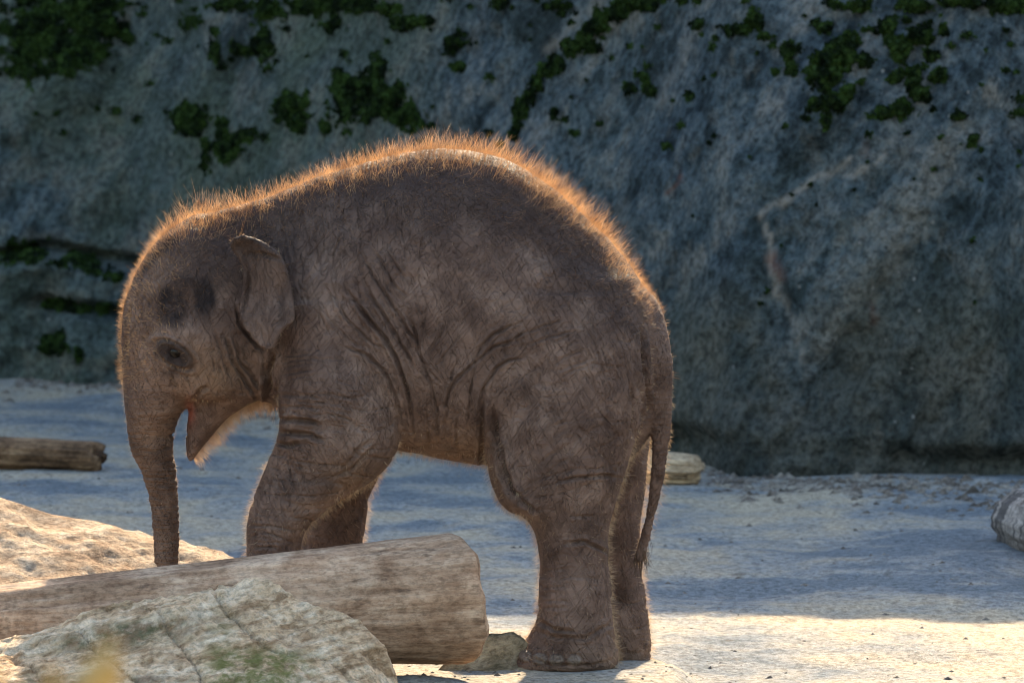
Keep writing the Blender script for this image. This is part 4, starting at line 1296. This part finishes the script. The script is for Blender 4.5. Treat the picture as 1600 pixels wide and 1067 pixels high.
    hairs('ridge_fuzz', ridge, 14000, 0.010, 0.0002, nr * 0.7 + bk * 0.3, M_HAIR, 0.35, 0.4)
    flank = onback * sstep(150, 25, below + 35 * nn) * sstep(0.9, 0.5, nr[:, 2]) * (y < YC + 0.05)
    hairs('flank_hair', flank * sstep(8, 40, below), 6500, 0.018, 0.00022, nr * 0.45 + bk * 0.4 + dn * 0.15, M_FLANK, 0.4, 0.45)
    head = sstep(330, 215, px) * sstep(640, 560, py) * sstep(0.05, 0.5, -nr[:, 0] + 0.6 * np.clip(nr[:, 2], 0, 1))
    hairs('forehead_hair', head, 4200, 0.014, 0.00026, nr * 0.9 + up * 0.3, M_HAIR, 0.35, 0.3)
    chin = ((px > 300) & (px < 430) & (py > 612) & (py < 715)) * sstep(0.35, 0.75, -nr[:, 2] + 0.5 * nr[:, 0]) * (y > YC - 0.015) + 0.0
    hairs('chin_hair', chin, 1800, 0.030, 0.00036, nr * 0.8 + np.array([0.25, 0.0, -0.5]), M_FUZZ, 0.35, 0.3)
    fz = np.ones(n) * (0.012 + 0.035 * sstep(660, 780, py) + 1.0 * sstep(0.35, 0.1, np.abs(nr[:, 1])) + 0.25 * (nr[:, 1] > 0.3)) * sstep(20, 120, below)
    fz = fz * (1 - 0.7 * ringm) * np.where((px > 355) & (px < 465) & (py > 365) & (py < 550), 0.3, 1)
    flen = 0.0075 + 0.0075 * sstep(640, 740, py) * (px > 370)
    hairs('body_fuzz', fz, 32000, flen, 0.00021, nr * 0.75 + dn * 0.35, M_FUZZ, 0.35, 0.35)
    # tail tuft
    tt = sstep(835, 872, py) * (px > 985) * (px < 1020) * (np.abs(y - YC + 0.02) < 0.025) * (z > 0.15)
    hairs('tail_tuft', tt, 90, 0.036, 0.0005, nr * 0.25 + dn * 0.9, M_TUFT, 0.3, 0.12, 0.35)
    return root

def sphere_mesh(name, r, nu=24, nv=16):
    th = np.linspace(0, 2 * math.pi, nu, endpoint=False); ph = np.linspace(0.02, math.pi - 0.02, nv)
    T, Q = np.meshgrid(th, ph, indexing='ij')
    V = np.stack([np.sin(Q) * np.cos(T), np.sin(Q) * np.sin(T), np.cos(Q)], -1).reshape(-1, 3) * r
    return new_mesh(name, V, grid_faces(nu, nv, True)[:, ::-1])
_e = Mat('dark_eye')
M_EYE = _e.done((0.006, 0.004, 0.003), 0.15, None, 0.2)
build_elephant()

# ------------------------------------------------------------------ dry plant close to the camera
def build_plant():
    x0, z0 = P(80, 1052, 3.1)
    gz = float(ground_z(np.array([float(x0)]), np.array([3.1]))[0])
    root = bpy.data.objects.new('dry_plant', None)
    COL.objects.link(root)
    root.location = (float(x0), 3.1, gz)
    root['label'] = 'blurred straw-yellow dry plant standing in front of the pale boulder'
    root['category'] = 'plant'
    n = 26
    s = np.linspace(0, 1, n)
    th = np.linspace(0, 2 * math.pi, 8, endpoint=False)
    Hs = float(z0) - gz
    r = 0.006 - 0.002 * s
    V = np.stack([r[:, None] * np.cos(th)[None] + 0.01 * np.sin(s * 3)[:, None], r[:, None] * np.sin(th)[None], np.repeat((s * Hs)[:, None], 8, 1)], -1)
    F = grid_faces(n, 8)
    i = np.arange(n - 1)
    F = np.concatenate([F, np.stack([i * 8 + 7, (i + 1) * 8 + 7, (i + 1) * 8, i * 8], -1)])
    obj('stem', new_mesh('stem', V.reshape(-1, 3), F), M_STRAW, root)
    for k in range(9):
        a = random.uniform(0, 6.28)
        z1 = Hs - 0.02 - 0.012 * k
        L = random.uniform(0.06, 0.08)
        wd = random.uniform(0.016, 0.024)
        t = np.linspace(0, 1, 10)
        rad = 0.028 * np.sin(t * 1.9) + 0.002
        hz = z1 + L * t - 0.03 * t ** 3
        ww = wd * np.sin(np.clip(t * 0.9 + 0.1, 0, 1) * math.pi) ** 0.7
        c = np.stack([np.cos(a) * rad, np.sin(a) * rad, hz], -1)
        sd = np.array([-math.sin(a), math.cos(a), 0])
        ou = np.array([math.cos(a), math.sin(a), 0.2])
        Vl = np.stack([c - sd * ww[:, None] + ou * ww[:, None] * 0.35, c, c + sd * ww[:, None] + ou * ww[:, None] * 0.35], 1)
        obj('leaf', new_mesh('leaf', Vl.reshape(-1, 3), grid_faces(10, 3)), M_STRAW, root)
build_plant()
